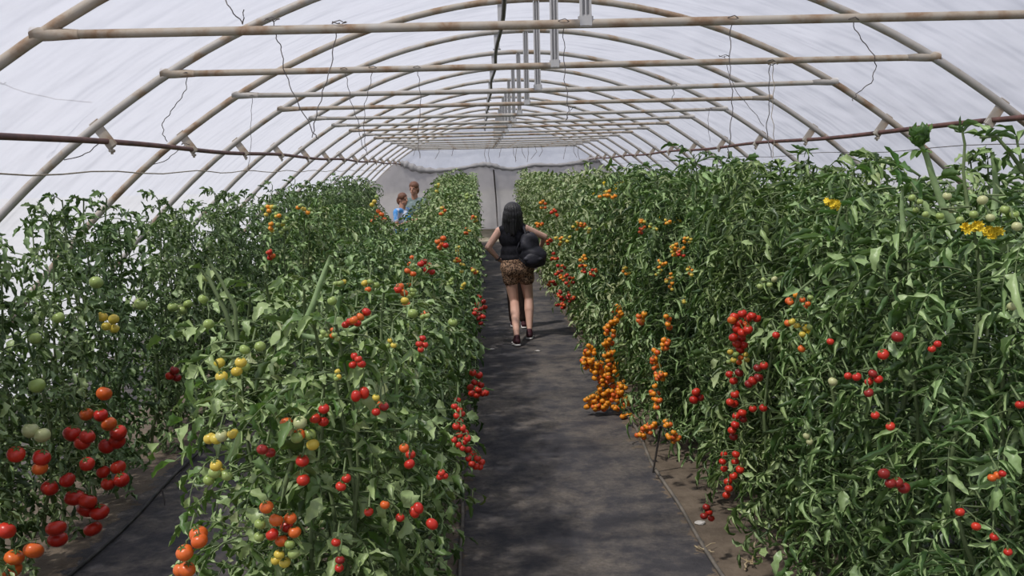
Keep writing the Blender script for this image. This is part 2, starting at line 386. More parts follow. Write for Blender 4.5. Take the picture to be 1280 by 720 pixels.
Fq = np.stack([i+j, i+nz_+j, i+nz_+j+1, i+j+1], -1).reshape(-1, 4)
cur.add(V, Fq)
root = empty('end_curtain', (0, YE-.12, 0)); tag(root, 'grey plastic curtain with a dark slit closing the far end of the greenhouse', 'curtain')
o = link('curtain_sheet', cur.mesh('curtain_sheet', [CURT])); o.parent = root; o.matrix_parent_inverse = Matrix.Translation((0, -(YE-.12), 0))
m = MB(); a = endp(617, 212); b = endp(622, 283); m.tube([a-Vector((0, .05, 0)), a.lerp(b, .5)-Vector((-.01, .06, 0)), b-Vector((0, .05, 0))], .022, 6)
o = link('door_slit', m.mesh('door_slit', [BLACKPIPE])); o.parent = root; o.matrix_parent_inverse = Matrix.Translation((0, -(YE-.12), 0)); o['label'] = 'dark vertical slit edge'
m = MB(); m.box((0.1, YE-.02, .19), (8.2, .05, .36), bev=.01); m.box((0.1, YE-.06, .02), (8.2, .16, .05), bev=.01)
o = link('end_plank', m.mesh('end_plank', [BEIGE], False)); tag(o, 'pale bleached plank lying along the bottom of the grey end curtain', 'plank')

# floor
def floor():
    m = MB(); X = np.arange(-4.8, 4.81, .12); Y = np.arange(-2, YE+.2, .12); V = []
    for y in Y:
        for x in X:
            h = .016*noise.noise(Vector((x*1.1, y*.8, 0)))+.007*noise.noise(Vector((x*3.3, y*2.6, 5)))
            V.append((x, y, h))
    n = len(X); i = np.arange(len(Y)-1)[:, None]*n; j = np.arange(n-1)[None]
    m.add(V, np.stack([i+j, i+j+1, i+n+j+1, i+n+j], -1).reshape(-1, 4)); return m
def floor_h(x, y): return .016*noise.noise(Vector((x*1.1, y*.8, 0)))+.007*noise.noise(Vector((x*3.3, y*2.6, 5)))
tag(link('floor', floor().mesh('floor', [floor_mat()])), kind='structure')
m = MB(); m.add([(-90, -60, -.05), (90, -60, -.05), (90, 120, -.05), (-90, 120, -.05)], [[0, 1, 2, 3]])
OUTG = simple('outside_ground', [(.3, (.27, .27, .255)), (.7, (.33, .33, .31))], .4, .9, .1)
tag(link('ground_outside', m.mesh('ground_outside', [OUTG])), kind='structure')

# ------------------------------------------------------------------ drip pipes, stakes
def drip(name, x0, y0, y1, r, mat, label, wob=.02, px=None, branch=None):
    pts = [(x0+wob*math.sin(y*1.3+x0*5)+wob*.5*math.sin(y*3.7), y, max(.0, floor_h(x0, y))+r*1.0+.004) for y in np.arange(y0, y1, .15)]
    m = MB(); m.tube(pts, r, 8)
    root = link(name, m.mesh(name, [mat])); tag(root, label, 'irrigation pipe'); 
    return root
drip('drip_pipe', .665, 1.6, 26, .011, PIPEG, 'dusty grey drip pipe along the right edge of the path', .02)
drip('drip_pipe', -.60, 1.6, 26, .010, PIPEG, 'dusty drip pipe under the plants along the left edge of the path', .015)
drip('drip_pipe', -2.56, 1.6, 26, .010, PIPEK, 'black drip pipe along the bare alley between the two left rows', .025)
def stake():
    a = atZ(816, 592, 0.0); b = atY(826, 533, a.y-.02); m = MB(); m.tube([a+Vector((0, 0, -.05)), a, a.lerp(b, .5), b], [.003, .006, .007, .007], 8)
    r = empty('ground_stake', a); tag(r, 'thin dark metal stake leaning at the right edge of the path', 'stake')
    o = link('rod', m.mesh('rod', [BLACKPIPE])); o.parent = r; o.matrix_parent_inverse = Matrix.Translation(-a)
    m = MB(); m.tube([b+Vector((-.035, 0, -.02)), b+Vector((0, 0, .006)), b+Vector((.035, 0, -.025))], [.004, .007, .004], 8)
    o = link('hook', m.mesh('hook', [BLACKPIPE])); o.parent = r; o.matrix_parent_inverse = Matrix.Translation(-a)
stake()
def peg():
    a = atZ(206, 632, 0.0); b = atZ(203, 618, .04); m = MB(); m.tube([a+Vector((0, 0, -.02)), a+Vector((0, 0, .03)), Vector((b.x, b.y, .07))], .005, 6)
    tag(link('pipe_peg', m.mesh('pipe_peg', [BLACKPIPE])), 'small black peg stuck in the ground beside the left alley drip pipe', 'peg')
peg()
spots = [((643, 431), 'tiny white pebble on the path just in front of the woman'), ((615, 437), 'small flat pale chip on the path left of the white pebble'), ((672, 439), 'small flat pale chip on the path right of the white pebble'),
         ((875, 655), 'pale stone lying beside the right drip pipe near the camera')]
for (u, v), lab in spots:
    p = atZ(u, v, 0.0); bm = bmesh.new(); bmesh.ops.create_icosphere(bm, subdivisions=2, radius=.022)
    for w in bm.verts: w.co *= 1+.25*noise.noise(w.co*60+Vector((u, v, 0))); w.co.z *= .5; w.co.x *= 1.4
    me = bpy.data.meshes.new('pebble'); bm.to_mesh(me); bm.free(); me.materials.append(STONE)
    tag(link('pebble', me, None, (p.x, p.y, floor_h(p.x, p.y)+.008)), lab, 'pebble')

def dry_stalk(pxs, lab):
    P = [atZ(u, v, z) for (u, v, z) in pxs]; f_ = []
    for k in range(len(P)-1):
        for t in (0, .25, .5, .75): f_.append(P[k].lerp(P[k+1], t)+Vector((.006*math.sin(k*4+t*9), 0, .004*math.cos(t*11))))
    f_.append(P[-1]); m = MB(); m.tube(f_, np.linspace(.005, .0025, len(f_)), 6)
    m.tube([f_[3], f_[3]+Vector((.05, .02, .02)), f_[3]+Vector((.08, .05, .01))], .0025, 5); m.tube([f_[5], f_[5]+Vector((-.04, .03, .015))], .0022, 5)
    tag(link('dry_stalk', m.mesh('dry_stalk', [STRAW])), lab, 'dry stalk')
dry_stalk([(931, 712, .02), (934, 700, .03), (942, 706, .03), (940, 690, .05), (948, 670, .10)], 'pale dry stalk on the soil at the lower right beside the drip pipe')
dry_stalk([(782, 532, .01), (792, 524, .02), (800, 515, .08)], 'short pale dry stalk at the path edge beside the amber tomato heap')
dry_stalk([(868, 683, .02), (880, 687, .02), (893, 690, .02)], 'thin dry straw lying by the right drip pipe left of the dry stalk')
# ------------------------------------------------------------------ hanging wires and strings
def hang(pxs, Y, r, mat, label, group='loose wires and strings hanging from the crossbars', dy=0.0):
    P = [atY(u, v, Y+dy*k) for k, (u, v) in enumerate(pxs)]; m = MB(); pts = []
    for k in range(len(P)-1):
        for t in np.linspace(0, 1, 6)[:-1]:
            q = P[k].lerp(P[k+1], t); pts.append(q+Vector((.004*math.sin(len(pts)*1.7), .008*math.sin(len(pts)*.9), 0)))
    pts.append(P[-1]); m.tube(pts, r, 5)
    m.tube([P[0]+Vector((.03*math.cos(a), .024*math.sin(a), .006*math.sin(3*a))) for a in np.linspace(0, 2*PI, 10)], r, 5)
    tag(link('hanging_wire', m.mesh('hanging_wire', [mat])), label, 'wire', group)
Y1, Y2, Y3, Y4 = HY[:4]
hang([(340, 24), (345, 45), (352, 62), (356, 92), (372, 128), (392, 166), (398, 174)], Y1, .0022, WIRE, 'long wire slanting down from the nearest crossbar, left part, to the left')
hang([(424, 28), (419, 50), (412, 90), (402, 120), (394, 150), (390, 172)], Y1, .0022, WIRE, 'long wire slanting down from the nearest crossbar, left part, to the right')
hang([(277, -8), (290, 14), (304, 30), (305, 12)], Y1, .0026, WIRE, 'short bent wire twisted onto the nearest crossbar where the second hoop crosses')
hang([(704, 26), (705, 60), (706, 100), (711, 136), (708, 150)], Y1, .0018, WIRE, 'thin straight wire hanging from the nearest crossbar, right of the centre posts')
hang([(915, 22), (912, 60), (913, 100), (916, 135), (911, 180), (910, 196)], Y1, .0020, WIRE, 'knotted string hanging from the nearest crossbar, right part')
hang([(1065, 24), (1073, 45), (1088, 62), (1096, 82), (1088, 104), (1070, 118), (1066, 126)], Y1, .0022, WIRE, 'curly wire hanging from the nearest crossbar, near its right end')
hang([(233, 92), (233, 112), (222, 128), (212, 142), (203, 154), (204, 168), (209, 177)], Y2, .0026, WIRE, 'crooked wire hanging from the left end of the second crossbar')
hang([(430, 86), (434, 100), (438, 125), (447, 150), (452, 180), (460, 194)], Y2, .0020, WIRE, 'thin wire hanging from the second crossbar, left part')
hang([(466, 84), (463, 105), (456, 130), (455, 165), (458, 190)], Y2, .0020, WIRE, 'thin wire hanging from the second crossbar, just right of the left wire')
hang([(521, 84), (524, 100), (526, 130), (522, 170), (525, 198)], Y2, .0020, WIRE, 'thin wire hanging from the second crossbar, left of the centre posts')
hang([(963, 76), (961, 100), (962, 130), (958, 160), (964, 196)], Y2, .0028, WIRE, 'doubled string loop hanging from the second crossbar, right part')
hang([(966, 80), (967, 110), (965, 145), (968, 175), (965, 198)], Y2, .0022, TWINE, 'tan string hanging from the second crossbar beside the doubled loop')
hang([(315, 120), (314, 150), (313, 190), (310, 213)], Y3, .0020, WIRE, 'straight string hanging from the left end of the third crossbar')
hang([(905, 70), (918, 112), (938, 135), (955, 158)], Y2, .0018, WIRE, 'thin wire slanting down to the right between the second and third hoops')
hang([(842, 106), (842, 118), (838, 128)], Y3, .0022, WIRE, 'short wire stub under the right part of the third crossbar')
hang([(716, 134), (711, 142), (706, 152)], Y4, .0025, WIRE, 'short twisted wire under the middle of the fourth crossbar')
hang([(886, 136), (885, 160), (888, 178)], Y4, .0020, WIRE, 'short thin wire under the right end of the fourth crossbar')
for k, (u, L_) in enumerate(((520, 14), (548, 18), (566, 14), (608, 22), (613, 22), (628, 16), (642, 20), (647, 22), (652, 17), (660, 22), (668, 18), (676, 15), (708, 18), (718, 16), (724, 20))):
    hang([(u, 181), (u+random.uniform(-3, 3), 181+L_*.5), (u+random.uniform(-5, 5), 181+L_)], HY[-1]-.04, .006, WIRE, 'short dark string hanging from the last crossbar in front of the end film', 'strings hanging from the last crossbar')
# loops of wire near the brackets
for (pp, Y, lab) in (([(127, 175), (112, 190), (95, 197), (80, 200)], Y2, 'slack wire looping from the nearest left rail bracket to the bracing wire'),
                ([(232, 180), (218, 192), (205, 202), (190, 206)], Y3, 'slack wire looping from the second left rail bracket to the bracing wire')):
    hang(pp, Y, .003, WIRE, lab)
hang([(0, 104), (30, 115), (70, 124), (115, 128)], Y2-.2, .003, WIRE, 'dark cord lying against the film at the upper left edge of the view')

# ------------------------------------------------------------------ tomato plants : leaves
def nrm(a): return a/(np.linalg.norm(a, axis=-1, keepdims=True)+1e-9)
def leaflets(mb, O, D, Nn, L, W, roll, bend, twist, segs=5, cr=4, mi=0):
    """many leaflets at once; O,D,Nn (k,3); L,W,roll,bend,twist (k,)"""
    k = len(O); D = nrm(D); Nn = nrm(Nn-(Nn*D).sum(-1, keepdims=True)*D); Sd = np.cross(D, Nn)
    t = np.linspace(0, 1, segs+1); prof = np.sin(PI*np.clip(t, 0, 1)**.72)**.8; prof[0] = .12; prof[-1] = .03
    if segs >= 5: prof = prof*(1+.17*np.cos(np.arange(segs+1)*PI))
    th = np.linspace(-1, 1, cr+1)
    ang = bend[:, None]*t[None]; 
    # spine in D / -N plane
    dl = L[:, None]/segs
    cx = np.concatenate([np.zeros((k, 1)), np.cumsum(np.cos(ang[:, 1:])*dl, 1)], 1); cz = -np.concatenate([np.zeros((k, 1)), np.cumsum(np.sin(ang[:, 1:])*dl, 1)], 1)
    P = O[:, None]+cx[..., None]*D[:, None]+cz[..., None]*Nn[:, None]           # k,s,3
    Nl = np.cos(ang)[..., None]*Nn[:, None]+np.sin(ang)[..., None]*D[:, None]
    Sl = np.broadcast_to(Sd[:, None], Nl.shape)
    tw = twist[:, None]*t[None]; c, s = np.cos(tw)[..., None], np.sin(tw)[..., None]
    Sl, Nl = c*Sl+s*Nl, c*Nl-s*Sl
    a = roll[:, None, None]*th[None, None]*(.55+.45*np.sin(PI*t))[None, :, None]
    wv = W[:, None, None]*prof[None, :, None]
    r = wv/(2*np.maximum(roll[:, None, None]*(.55+.45*np.sin(PI*t))[None, :, None], .05))
    X = r*np.sin(a); Z = r*(1-np.cos(a))
    ph = (np.arange(k)*1.7)[:, None, None]; fl = np.exp(-roll/1.0)[:, None, None]
    Z = Z+wv*(.20*fl+.05)*np.sin(t[None, :, None]*11+ph+th[None, None]*2.2)+wv*.16*fl*np.abs(th)[None, None]
    V = P[:, :, None]+X[..., None]*Sl[:, :, None]+Z[..., None]*Nl[:, :, None]
    n1, n2 = segs+1, cr+1
    base = (np.arange(k)*n1*n2)[:, None, None]; i = (np.arange(segs)*n2)[None, :, None]; j = np.arange(cr)[None, None]
    q = base+i+j
    # front side of the faces = upper side of the leaf
    Fq = np.stack([q, q+n2, q+n2+1, q+1], -1).reshape(-1, 4)
    mb.add(V, Fq, mi)
def curves(mb, P, R, sides=3, mi=0):
    """P (k,s,3) poly lines, R (k,s)"""
    k, s, _ = P.shape; T = nrm(np.gradient(P, axis=1)); ref = np.array([.3, .2, 1.]); A = nrm(np.cross(T, ref)); B = np.cross(T, A)
    th = np.arange(sides)*2*PI/sides
    V = P[:, :, None]+R[:, :, None, None]*(np.cos(th)[None, None, :, None]*A[:, :, None]+np.sin(th)[None, None, :, None]*B[:, :, None])
    base = (np.arange(k)*s*sides)[:, None, None]; i = (np.arange(s-1)*sides)[None, :, None]; j = np.arange(sides)[None, None]; jn = (j+1) % sides
    mb.add(V, np.stack([base+i+j, base+i+jn, base+i+sides+jn, base+i+sides+j], -1).reshape(-1, 4)[:, ::-1], mi)

def make_foliage(rng, H, hwx, hwy, n_stems=4, node=.05, leafL=(.20, .34), roll_mu=1.9, flat=.22, segs=5, cr=4, lf=(.065, .115), lw=(.034, .056), z0=.22, dens=1.0, mats=(LEAFM,), fill=0, low=.25, hv=.86):
    """foliage mesh and stem mesh of one plant, base at the origin"""
    fo = MB(); st = MB()
    bases = []; dirs = []; lens = []
    for s_ in range(n_stems):
        bx, by = rng.uniform(-.12, .12), rng.uniform(-.10, .10); h = H*rng.uniform(hv, 1.0)
        tx, ty = rng.uniform(-1, 1)*max(hwx-.26, .05), rng.uniform(-1, 1)*max(hwy-.12, .05)
        tt = np.linspace(0, 1, 15); e = np.clip(tt*1.8, 0, 1)**.8
        P = np.stack([bx+(tx-bx)*e+.03*np.sin(tt*9+s_), by+(ty-by)*e+.03*np.cos(tt*8+s_*2), h*tt], -1)
        st.tube(P, np.linspace(.011, .0045, 15), 6)
        n = int(h/node*dens)
        for q in range(n):
            z = z0+(h-z0)*(q+rng.random())/n; k = z/h
            if z < .4 and rng.random() < low: continue
            b = np.array([np.interp(k, tt, P[:, a]) for a in range(3)])
            az = q*2.4+rng.uniform(-.5, .5)
            bases.append(b); dirs.append((az, rng.uniform(.0, .75) if k < .93 else rng.uniform(.6, 1.2))); lens.append(rng.uniform(*leafL)*(1.0 if k < .85 else .62))
    for _ in range(fill):
        az = rng.uniform(0, 2*PI); z = rng.uniform(.25, H*.95)
        bases.append(np.array([math.cos(az)*hwx*.45, math.sin(az)*hwy*.45, z])); dirs.append((az+rng.uniform(-.6, .6), rng.uniform(-.1, .6))); lens.append(rng.uniform(*leafL))
    Bs = np.array(bases); az = np.array([d[0] for d in dirs]); el = np.array([d[1] for d in dirs]); Ls = np.array(lens); k = len(Bs)
    # rachis
    ns = 7; t = np.linspace(0, 1, ns)
    droop = rng.uniform(.6, 1.9, k)
    ang = el[:, None]-droop[:, None]*t[None]
    side = rng.uniform(-.6, .6, k); a2 = az[:, None]+side[:, None]*t[None]
    dv = np.stack([np.cos(ang)*np.cos(a2), np.cos(ang)*np.sin(a2), np.sin(ang)], -1)
    P = Bs[:, None]+np.cumsum(dv*(Ls[:, None, None]/ns), 1)-dv[:, :1]*(Ls[:, None, None]/ns)
    P[..., 2] = np.maximum(P[..., 2], .05)
    lim = np.array([hwx, hwy])
    curves(fo, P, np.broadcast_to(np.linspace(.0036, .0014, ns), (k, ns)), 3, 1)
    up_ = np.array([0, 0, 1.])
    O = []; D = []; Nn = []; L = []; W = []
    for (tp, sd, sc) in ((.36, 1, .8), (.36, -1, .8), (.58, 1, 1), (.58, -1, 1), (.80, 1, .95), (.80, -1, .95), (1.0, 0, 1.15), (.47, 1, .45), (.69, -1, .45)):
        ii = tp*(ns-1); i0 = int(min(ii, ns-2)); fr = ii-i0
        o = P[:, i0]*(1-fr)+P[:, i0+1]*fr; d = nrm(P[:, i0+1]-P[:, i0]); lat = nrm(np.cross(d, up_+0*d)); nl = np.cross(lat, d)
        kk = rng.uniform(.35, .9, (k, 1)) if sd else 1.0
        dd = nrm(d*kk+lat*sd+rng.normal(0, .30, (k, 3))+np.array([0, 0, -.08]))
        O.append(o); D.append(dd); Nn.append(nrm(nl+rng.normal(0, .45, (k, 3)))); sz = sc*rng.uniform(.8, 1.15, k)
        L.append(rng.uniform(*lf, k)*sz); W.append(rng.uniform(*lw, k)*sz)
    O = np.concatenate(O); D = np.concatenate(D); Nn = np.concatenate(Nn); L = np.concatenate(L); W = np.concatenate(W); K = len(O)
    keep = rng.random(K) < .93
    O, D, Nn, L, W = O[keep], D[keep], Nn[keep], L[keep], W[keep]; K = len(O)
    isflat = rng.random(K) < flat
    roll = np.where(isflat, rng.uniform(.2, .8, K), np.clip(rng.normal(roll_mu, .5, K), .8, 2.8))
    bend = rng.normal(.7, .8, K); tw = rng.normal(0, .9, K)
    W = np.where(isflat, W*.95, W)
    if len(mats) > 1:
        sel = rng.random(K) < .75
        leaflets(fo, O[sel], D[sel], Nn[sel], L[sel], W[sel], roll[sel], bend[sel], tw[sel], segs, cr, 0)
        sel = ~sel
        leaflets(fo, O[sel], D[sel], Nn[sel], L[sel], W[sel], roll[sel], bend[sel], tw[sel], segs, cr, 2)
    else:
        leaflets(fo, O, D, Nn, L, W, roll, bend, tw, segs, cr, 0)
    ml = [mats[0], STEM]+([mats[1]] if len(mats) > 1 else [])
    return fo.mesh('foliage', ml), st.mesh('stem', [STEMB if z0 > .3 else STEM])

# rows : centre, half width, first y, last y, height(y)
ROWS = {
 'A': dict(x=-1.04, hw=.54, y0=3.05, y1=26.6, h=lambda y: float(np.interp(y, [3, 5, 8, 11, 14, 18, 22, 26], [1.60, 1.55, 1.52, 1.50, 1.58, 1.82, 1.95, 2.0]))),
 'B': dict(x=-2.89, hw=.34, y0=4.4, y1=22, h=lambda y: float(np.interp(y, [4, 8, 14, 20], [1.86, 1.86, 1.90, 1.92]))),
 'C': dict(x=1.19, hw=.56, y0=2.9, y1=26.6, h=lambda y: float(np.interp(y, [3, 5, 7, 10, 16, 26], [2.02, 2.06, 2.06, 1.98, 1.93, 1.93]))),
 'E': dict(x=-1.74, hw=.30, y0=7.3, y1=13.0, h=lambda y: float(np.interp(y, [7, 9, 11.5, 13], [1.84, 1.76, 1.68, 1.5]))),
 'D': dict(x=2.36, hw=.34, y0=4.4, y1=20, h=lambda y: float(np.interp(y, [4, 8, 12, 20], [1.98, 1.98, 1.9, 1.85]))),
}
def shift(row, y): return float(np.interp(y, [5, 8], [0, {'C': -.24, 'A': .09}.get(row, 0)]))
def inside(row, p, grow=0.0):
    R = ROWS[row]; h = R['h'](p.y)+grow; dx = abs(p.x-R['x']-shift(row, p.y))/(R['hw']+grow); 
    if p.y < R['y0']-.35-grow or p.y > R['y1']: return False
    e = max(0, (R['y0']-p.y)/(.35+grow)); 
    return dx**3+max(0, p.z/h)**6+e**3 < 1
def hit(rows, u, v, back=.05):
    d = ray(u, v).normalized(); t = 1.5
    while t < 30:
        p = CAM+d*t
        for r in rows:
            if inside(r, p): return p-d*back, r
        if p.z < .02: return p-d*back, rows[0]
        t += .02
    return CAM+d*6, rows[0]

def V_(seed): return np.random.default_rng(seed)
VAR = {
 'A': [make_foliage(V_(i), 1.58, .56, .34, 5, .040, mats=(LEAFD, LEAFM) if i != 2 else (LEAFM, LEAFY), roll_mu=2.1, flat=.20, segs=7, z0=.08, fill=120, lf=(.042, .08), lw=(.024, .042), low=.05) for i in range(4)],
 'B': [make_foliage(V_(20+i), 1.70, .36, .32, 4, .042, mats=(LEAFD, LEAFM), roll_mu=1.9, flat=.24, segs=7, lf=(.05, .085), lw=(.028, .044), z0=.1, fill=50, leafL=(.16, .27), low=.1, hv=.70) for i in range(3)],
 'C': [make_foliage(V_(40+i), 2.04, .58, .34, 5, .038, mats=(LEAFM, LEAFD) if i % 2 else (LEAFM, LEAFP), roll_mu=2.5, flat=.08, segs=7, z0=.16, fill=130, lf=(.06, .112), lw=(.028, .046), low=.3) for i in range(5)],
 'E': [make_foliage(V_(70+i), 1.75, .34, .34, 4, .042, mats=(LEAFM, LEAFY), roll_mu=1.9, flat=.2, z0=.08, fill=50, leafL=(.16, .27), lf=(.045, .08), lw=(.026, .042), low=.05, hv=.8) for i in range(2)],
 'D': [make_foliage(V_(60+i), 1.95, .36, .34, 3, .050, mats=(LEAFM, LEAFP), roll_mu=2.0, flat=.2, z0=.3, fill=35, leafL=(.16, .28)) for i in range(2)],
 'Af': [make_foliage(V_(80+i), 1.75, .52, .34, 5, .045, mats=(LEAFM, LEAFY), roll_mu=1.5, flat=.3, segs=3, cr=2, z0=.08, fill=90, lf=(.05, .09), lw=(.028, .045), low=.05) for i in range(3)],
 'Cf': [make_foliage(V_(90+i), 1.95, .56, .34, 5, .045, mats=(LEAFY, LEAFP), roll_mu=1.5, flat=.3, segs=3, cr=2, z0=.08, fill=90, lf=(.05, .10), lw=(.028, .048), low=.05) for i in range(3)],
}
# bright, broad-leaved plant at the front of the left inner row
BRIGHT = make_foliage(V_(101), 1.60, .50, .34, 4, .045, mats=(LEAFM, LEAFB), roll_mu=1.9, flat=.25, segs=7, z0=.1, lf=(.05, .09), lw=(.028, .048), fill=90)
VAR['A'][0] = BRIGHT

ROWTXT = {'A': 'left path-side row', 'B': 'outer left row', 'C': 'right path-side row', 'D': 'outer right row', 'E': 'clump crowding the left alley'}
PLANTS = []
for row, R in ROWS.items():
    y = R['y0']; k = 0; sp = {'A': .50, 'C': .50, 'B': .56}.get(row, .62)
    while y < R['y1']:
        far = y > 10.5
        key = row
        if far and row in 'AB': key = 'Af' if row == 'A' else 'B'
        if far and row in 'CD': key = 'Cf'
        if row == 'C' and 7.6 < y <= 10.5: key = 'C' if k % 2 else 'Cf'
        vs = VAR[key]; idx = k % len(vs) if not (row == 'A' and not far) else (0 if k == 0 else 1+(k % 3))
        fm, sm = vs[idx]
        x = R['x']+shift(row, y)+random.uniform(-.07, .07)*(1 if row in 'AC' else .7); yy = y+random.uniform(-.06, .06)
        root = empty('tomato_plant', (x, yy, 0))
        baseH = {'E': 1.75, 'A': 1.58, 'B': 1.70, 'C': 2.04, 'D': 1.95, 'Af': 1.75, 'Cf': 1.95}[key]
        sz = R['h'](y)/baseH*random.uniform(.95, 1.03)
        root.rotation_euler.z = random.choice((0, PI))+random.uniform(-.25, .25); root.scale = ((R['hw']+.03)/.55 if key in ('Af', 'Cf') and row in 'BD' else 1, 1, sz)
        link('foliage', fm, root); link('stem', sm, root)
        PLANTS.append(dict(row=row, y=yy, x=x, o=root, k=k, tr=[], far=far)); y += sp*random.uniform(.94, 1.06); k += 1

# ------------------------------------------------------------------ tomatoes
def tomato_mesh(kind, mat):
    bm = bmesh.new(); bmesh.ops.create_uvsphere(bm, u_segments=16, v_segments=10, radius=.5)
    for v in bm.verts:
        a = math.atan2(v.co.y, v.co.x); r = math.hypot(v.co.x, v.co.y)
        if kind == 'round':
            v.co.z *= .88; v.co.z -= .09*max(0, v.co.z)*math.exp(-(r/.16)**2)*2
            q = 1+.025*math.cos(a*5); v.co.x *= q; v.co.y *= q
        elif kind == 'plum': v.co.z *= 1.22; 
        if kind == 'beef':
            v.co.z *= .76; q = 1+.06*math.cos(a*6)*(.4+.6*abs(v.co.z)*2); v.co.x *= q; v.co.y *= q; v.co.z -= .16*max(0, v.co.z)*math.exp(-(r/.2)**2)*2
    bm.verts.index_update()
    m = MB(); 
    tri = [[v.index for v in f.verts] for f in bm.faces if len(f.verts) == 3]; qd = [[v.index for v in f.verts] for f in bm.faces if len(f.verts) == 4]
    Vs = [tuple(v.co) for v in bm.verts]; bm.free()
    m.v.append(np.array(Vs)); m.n = len(Vs)
    m.f.append(np.array(tri)); m.m.append(np.zeros(len(tri), int)); m.f.append(np.array(qd)); m.m.append(np.zeros(len(qd), int))
    top = {'round': .43, 'plum': .61, 'beef': .36}[kind]
    for s_ in range(5):  # calyx: five pointed sepals and a stub
        a = s_*2*PI/5; c, s = math.cos(a), math.sin(a); ln = .30
        pts = [(0, 0, top-.03), (c*ln*.4-s*.06, s*ln*.4+c*.06, top-.02+.02), (c*ln, s*ln, top-.10+.06), (c*ln*.4+s*.06, s*ln*.4-c*.06, top-.02+.02)]
        m.add(pts, [[0, 1, 2, 3]], 1)
    m.tube([(0, 0, top-.05), (.01, 0, top+.08), (.03, .01, top+.20)], [.035, .03, .025], 5, 1)
    return m.mesh('tomato', [mat, CALYX])
TM = {(k, c): tomato_mesh(k, FR[c]) for k in ('round', 'plum', 'beef') for c in FR}
CN = {'r': 'red', 'd': 'dark red', 'o': 'orange', 'a': 'amber', 'y': 'yellow', 'g': 'unripe green', 'p': 'pale unripe'}
def nearest(row, y, x=None):
    c = [p for p in PLANTS if p['row'] == row]; return min(c, key=lambda p: abs(p['y']-y))
def truss(rows, items, kind='round', back=.06, depth=None):
    """items: (px, py, diameter px, colour); the whole truss hangs at one distance"""
    cu = sum(i[0] for i in items)/len(items); cv = min(i[1] for i in items)*.5+sum(i[1] for i in items)/len(items)*.5
    p, row = hit(rows, cu, cv, back)
    Y = p.y if depth is None else depth
    pl = nearest(row, Y+.1); root = pl['o']
    inv = Matrix.Translation(-Vector(root.location)) 
    top = atY(cu, min(i[1] for i in items)-6, Y+.04); top.z = max(top.z, .05)
    bot = atY(items[-1][0], max(i[1] for i in items), Y)
    tr = bpy.data.objects.new('tomato_truss', None)
    pts = []; world = []
    for (u, v, d, c) in items:
        q = atY(u, v, Y+random.uniform(-.03, .05)); dia = d*Y/F
        if q.z < dia*.45: q = atZ(u, v, dia*.42)
        world.append((q, dia, c)); 
    m = MB(); o0 = Vector(root.location)
    zs = sorted(world, key=lambda w: -w[0].z); spine = [top+Vector((0, .05, .03)), top]+[w[0].lerp(top, .15)+Vector((0, .012, w[1]*.4)) for w in zs[:6]]
    P = []
    for k in range(len(spine)-1):
        for t in (0, .5): P.append(spine[k].lerp(spine[k+1], t))
    P.append(spine[-1]); m.tube([q-o0 for q in P], .0028, 5)
    for q, dia, c in world:
        j = min(P, key=lambda s: (s-q).length); a = q+Vector((0, 0, dia*.5)); m.tube([j-o0, j.lerp(a, .6)-o0+Vector((0, 0, .006)), a-o0], .0016, 4)
    dist = (Vector((root.location.x, root.location.y))-Vector((top.x, top.y))).length
    if dist > 1.0: print('FARTRUSS', rows, round(cu), round(cv), 'Y', round(Y, 2), 'plant', root.name, round(dist, 2))
    t = link('tomato_truss', m.mesh('tomato_truss', [STEM])); t.parent = root
    R = Matrix.LocRotScale(Vector(root.location), root.rotation_euler, root.scale)
    t.matrix_parent_inverse = R.inverted() @ Matrix.Translation(o0)
    cols = {}
    for q, dia, c in world:
        o = link('tomato', TM[(kind, c)]); o.parent = t; o.location = q-o0; o.scale = (dia,)*3
        o.rotation_euler = (random.uniform(-.5, .5), random.uniform(-.5, .5), random.uniform(0, 6))
        if kind == 'plum': o.rotation_euler.x += random.uniform(-.6, .6)
        cols[c] = cols.get(c, 0)+1
    c = max(cols, key=cols.get); pl['tr'].append((len(items)*items[0][2], c, cv, kind)); return t
def T(rows, cols, d, pts, kind='round', back=.03, depth=None):
    its = []
    for k, (u, v) in enumerate(pts): its.append((u, v, d*random.uniform(.92, 1.08), cols[k % len(cols)]))
    groups = []
    for it in its:
        near = [g for g in groups if any(math.hypot(it[0]-o[0], it[1]-o[1]) < max(2.6*d, 20) for o in g)]
        ng = [it]+[o for g in near for o in g]; groups = [g for g in groups if not any(g is h for h in near)]+[ng]
    for g in groups: truss(rows, sorted(g, key=lambda q: q[1]), kind, back, depth)
def blob(cx_, cy_, rx, ry, n):
    out = []
    for _ in range(400):
        if len(out) >= n: break
        a = random.uniform(0, 2*PI); r = math.sqrt(random.random()); q = (cx_+rx*r*math.cos(a), cy_+ry*r*math.sin(a))
        if all(math.hypot(q[0]-s[0], q[1]-s[1]) > min(rx, ry)*.2 for s in out): out.append(q)
    return sorted(out, key=lambda q: q[1])
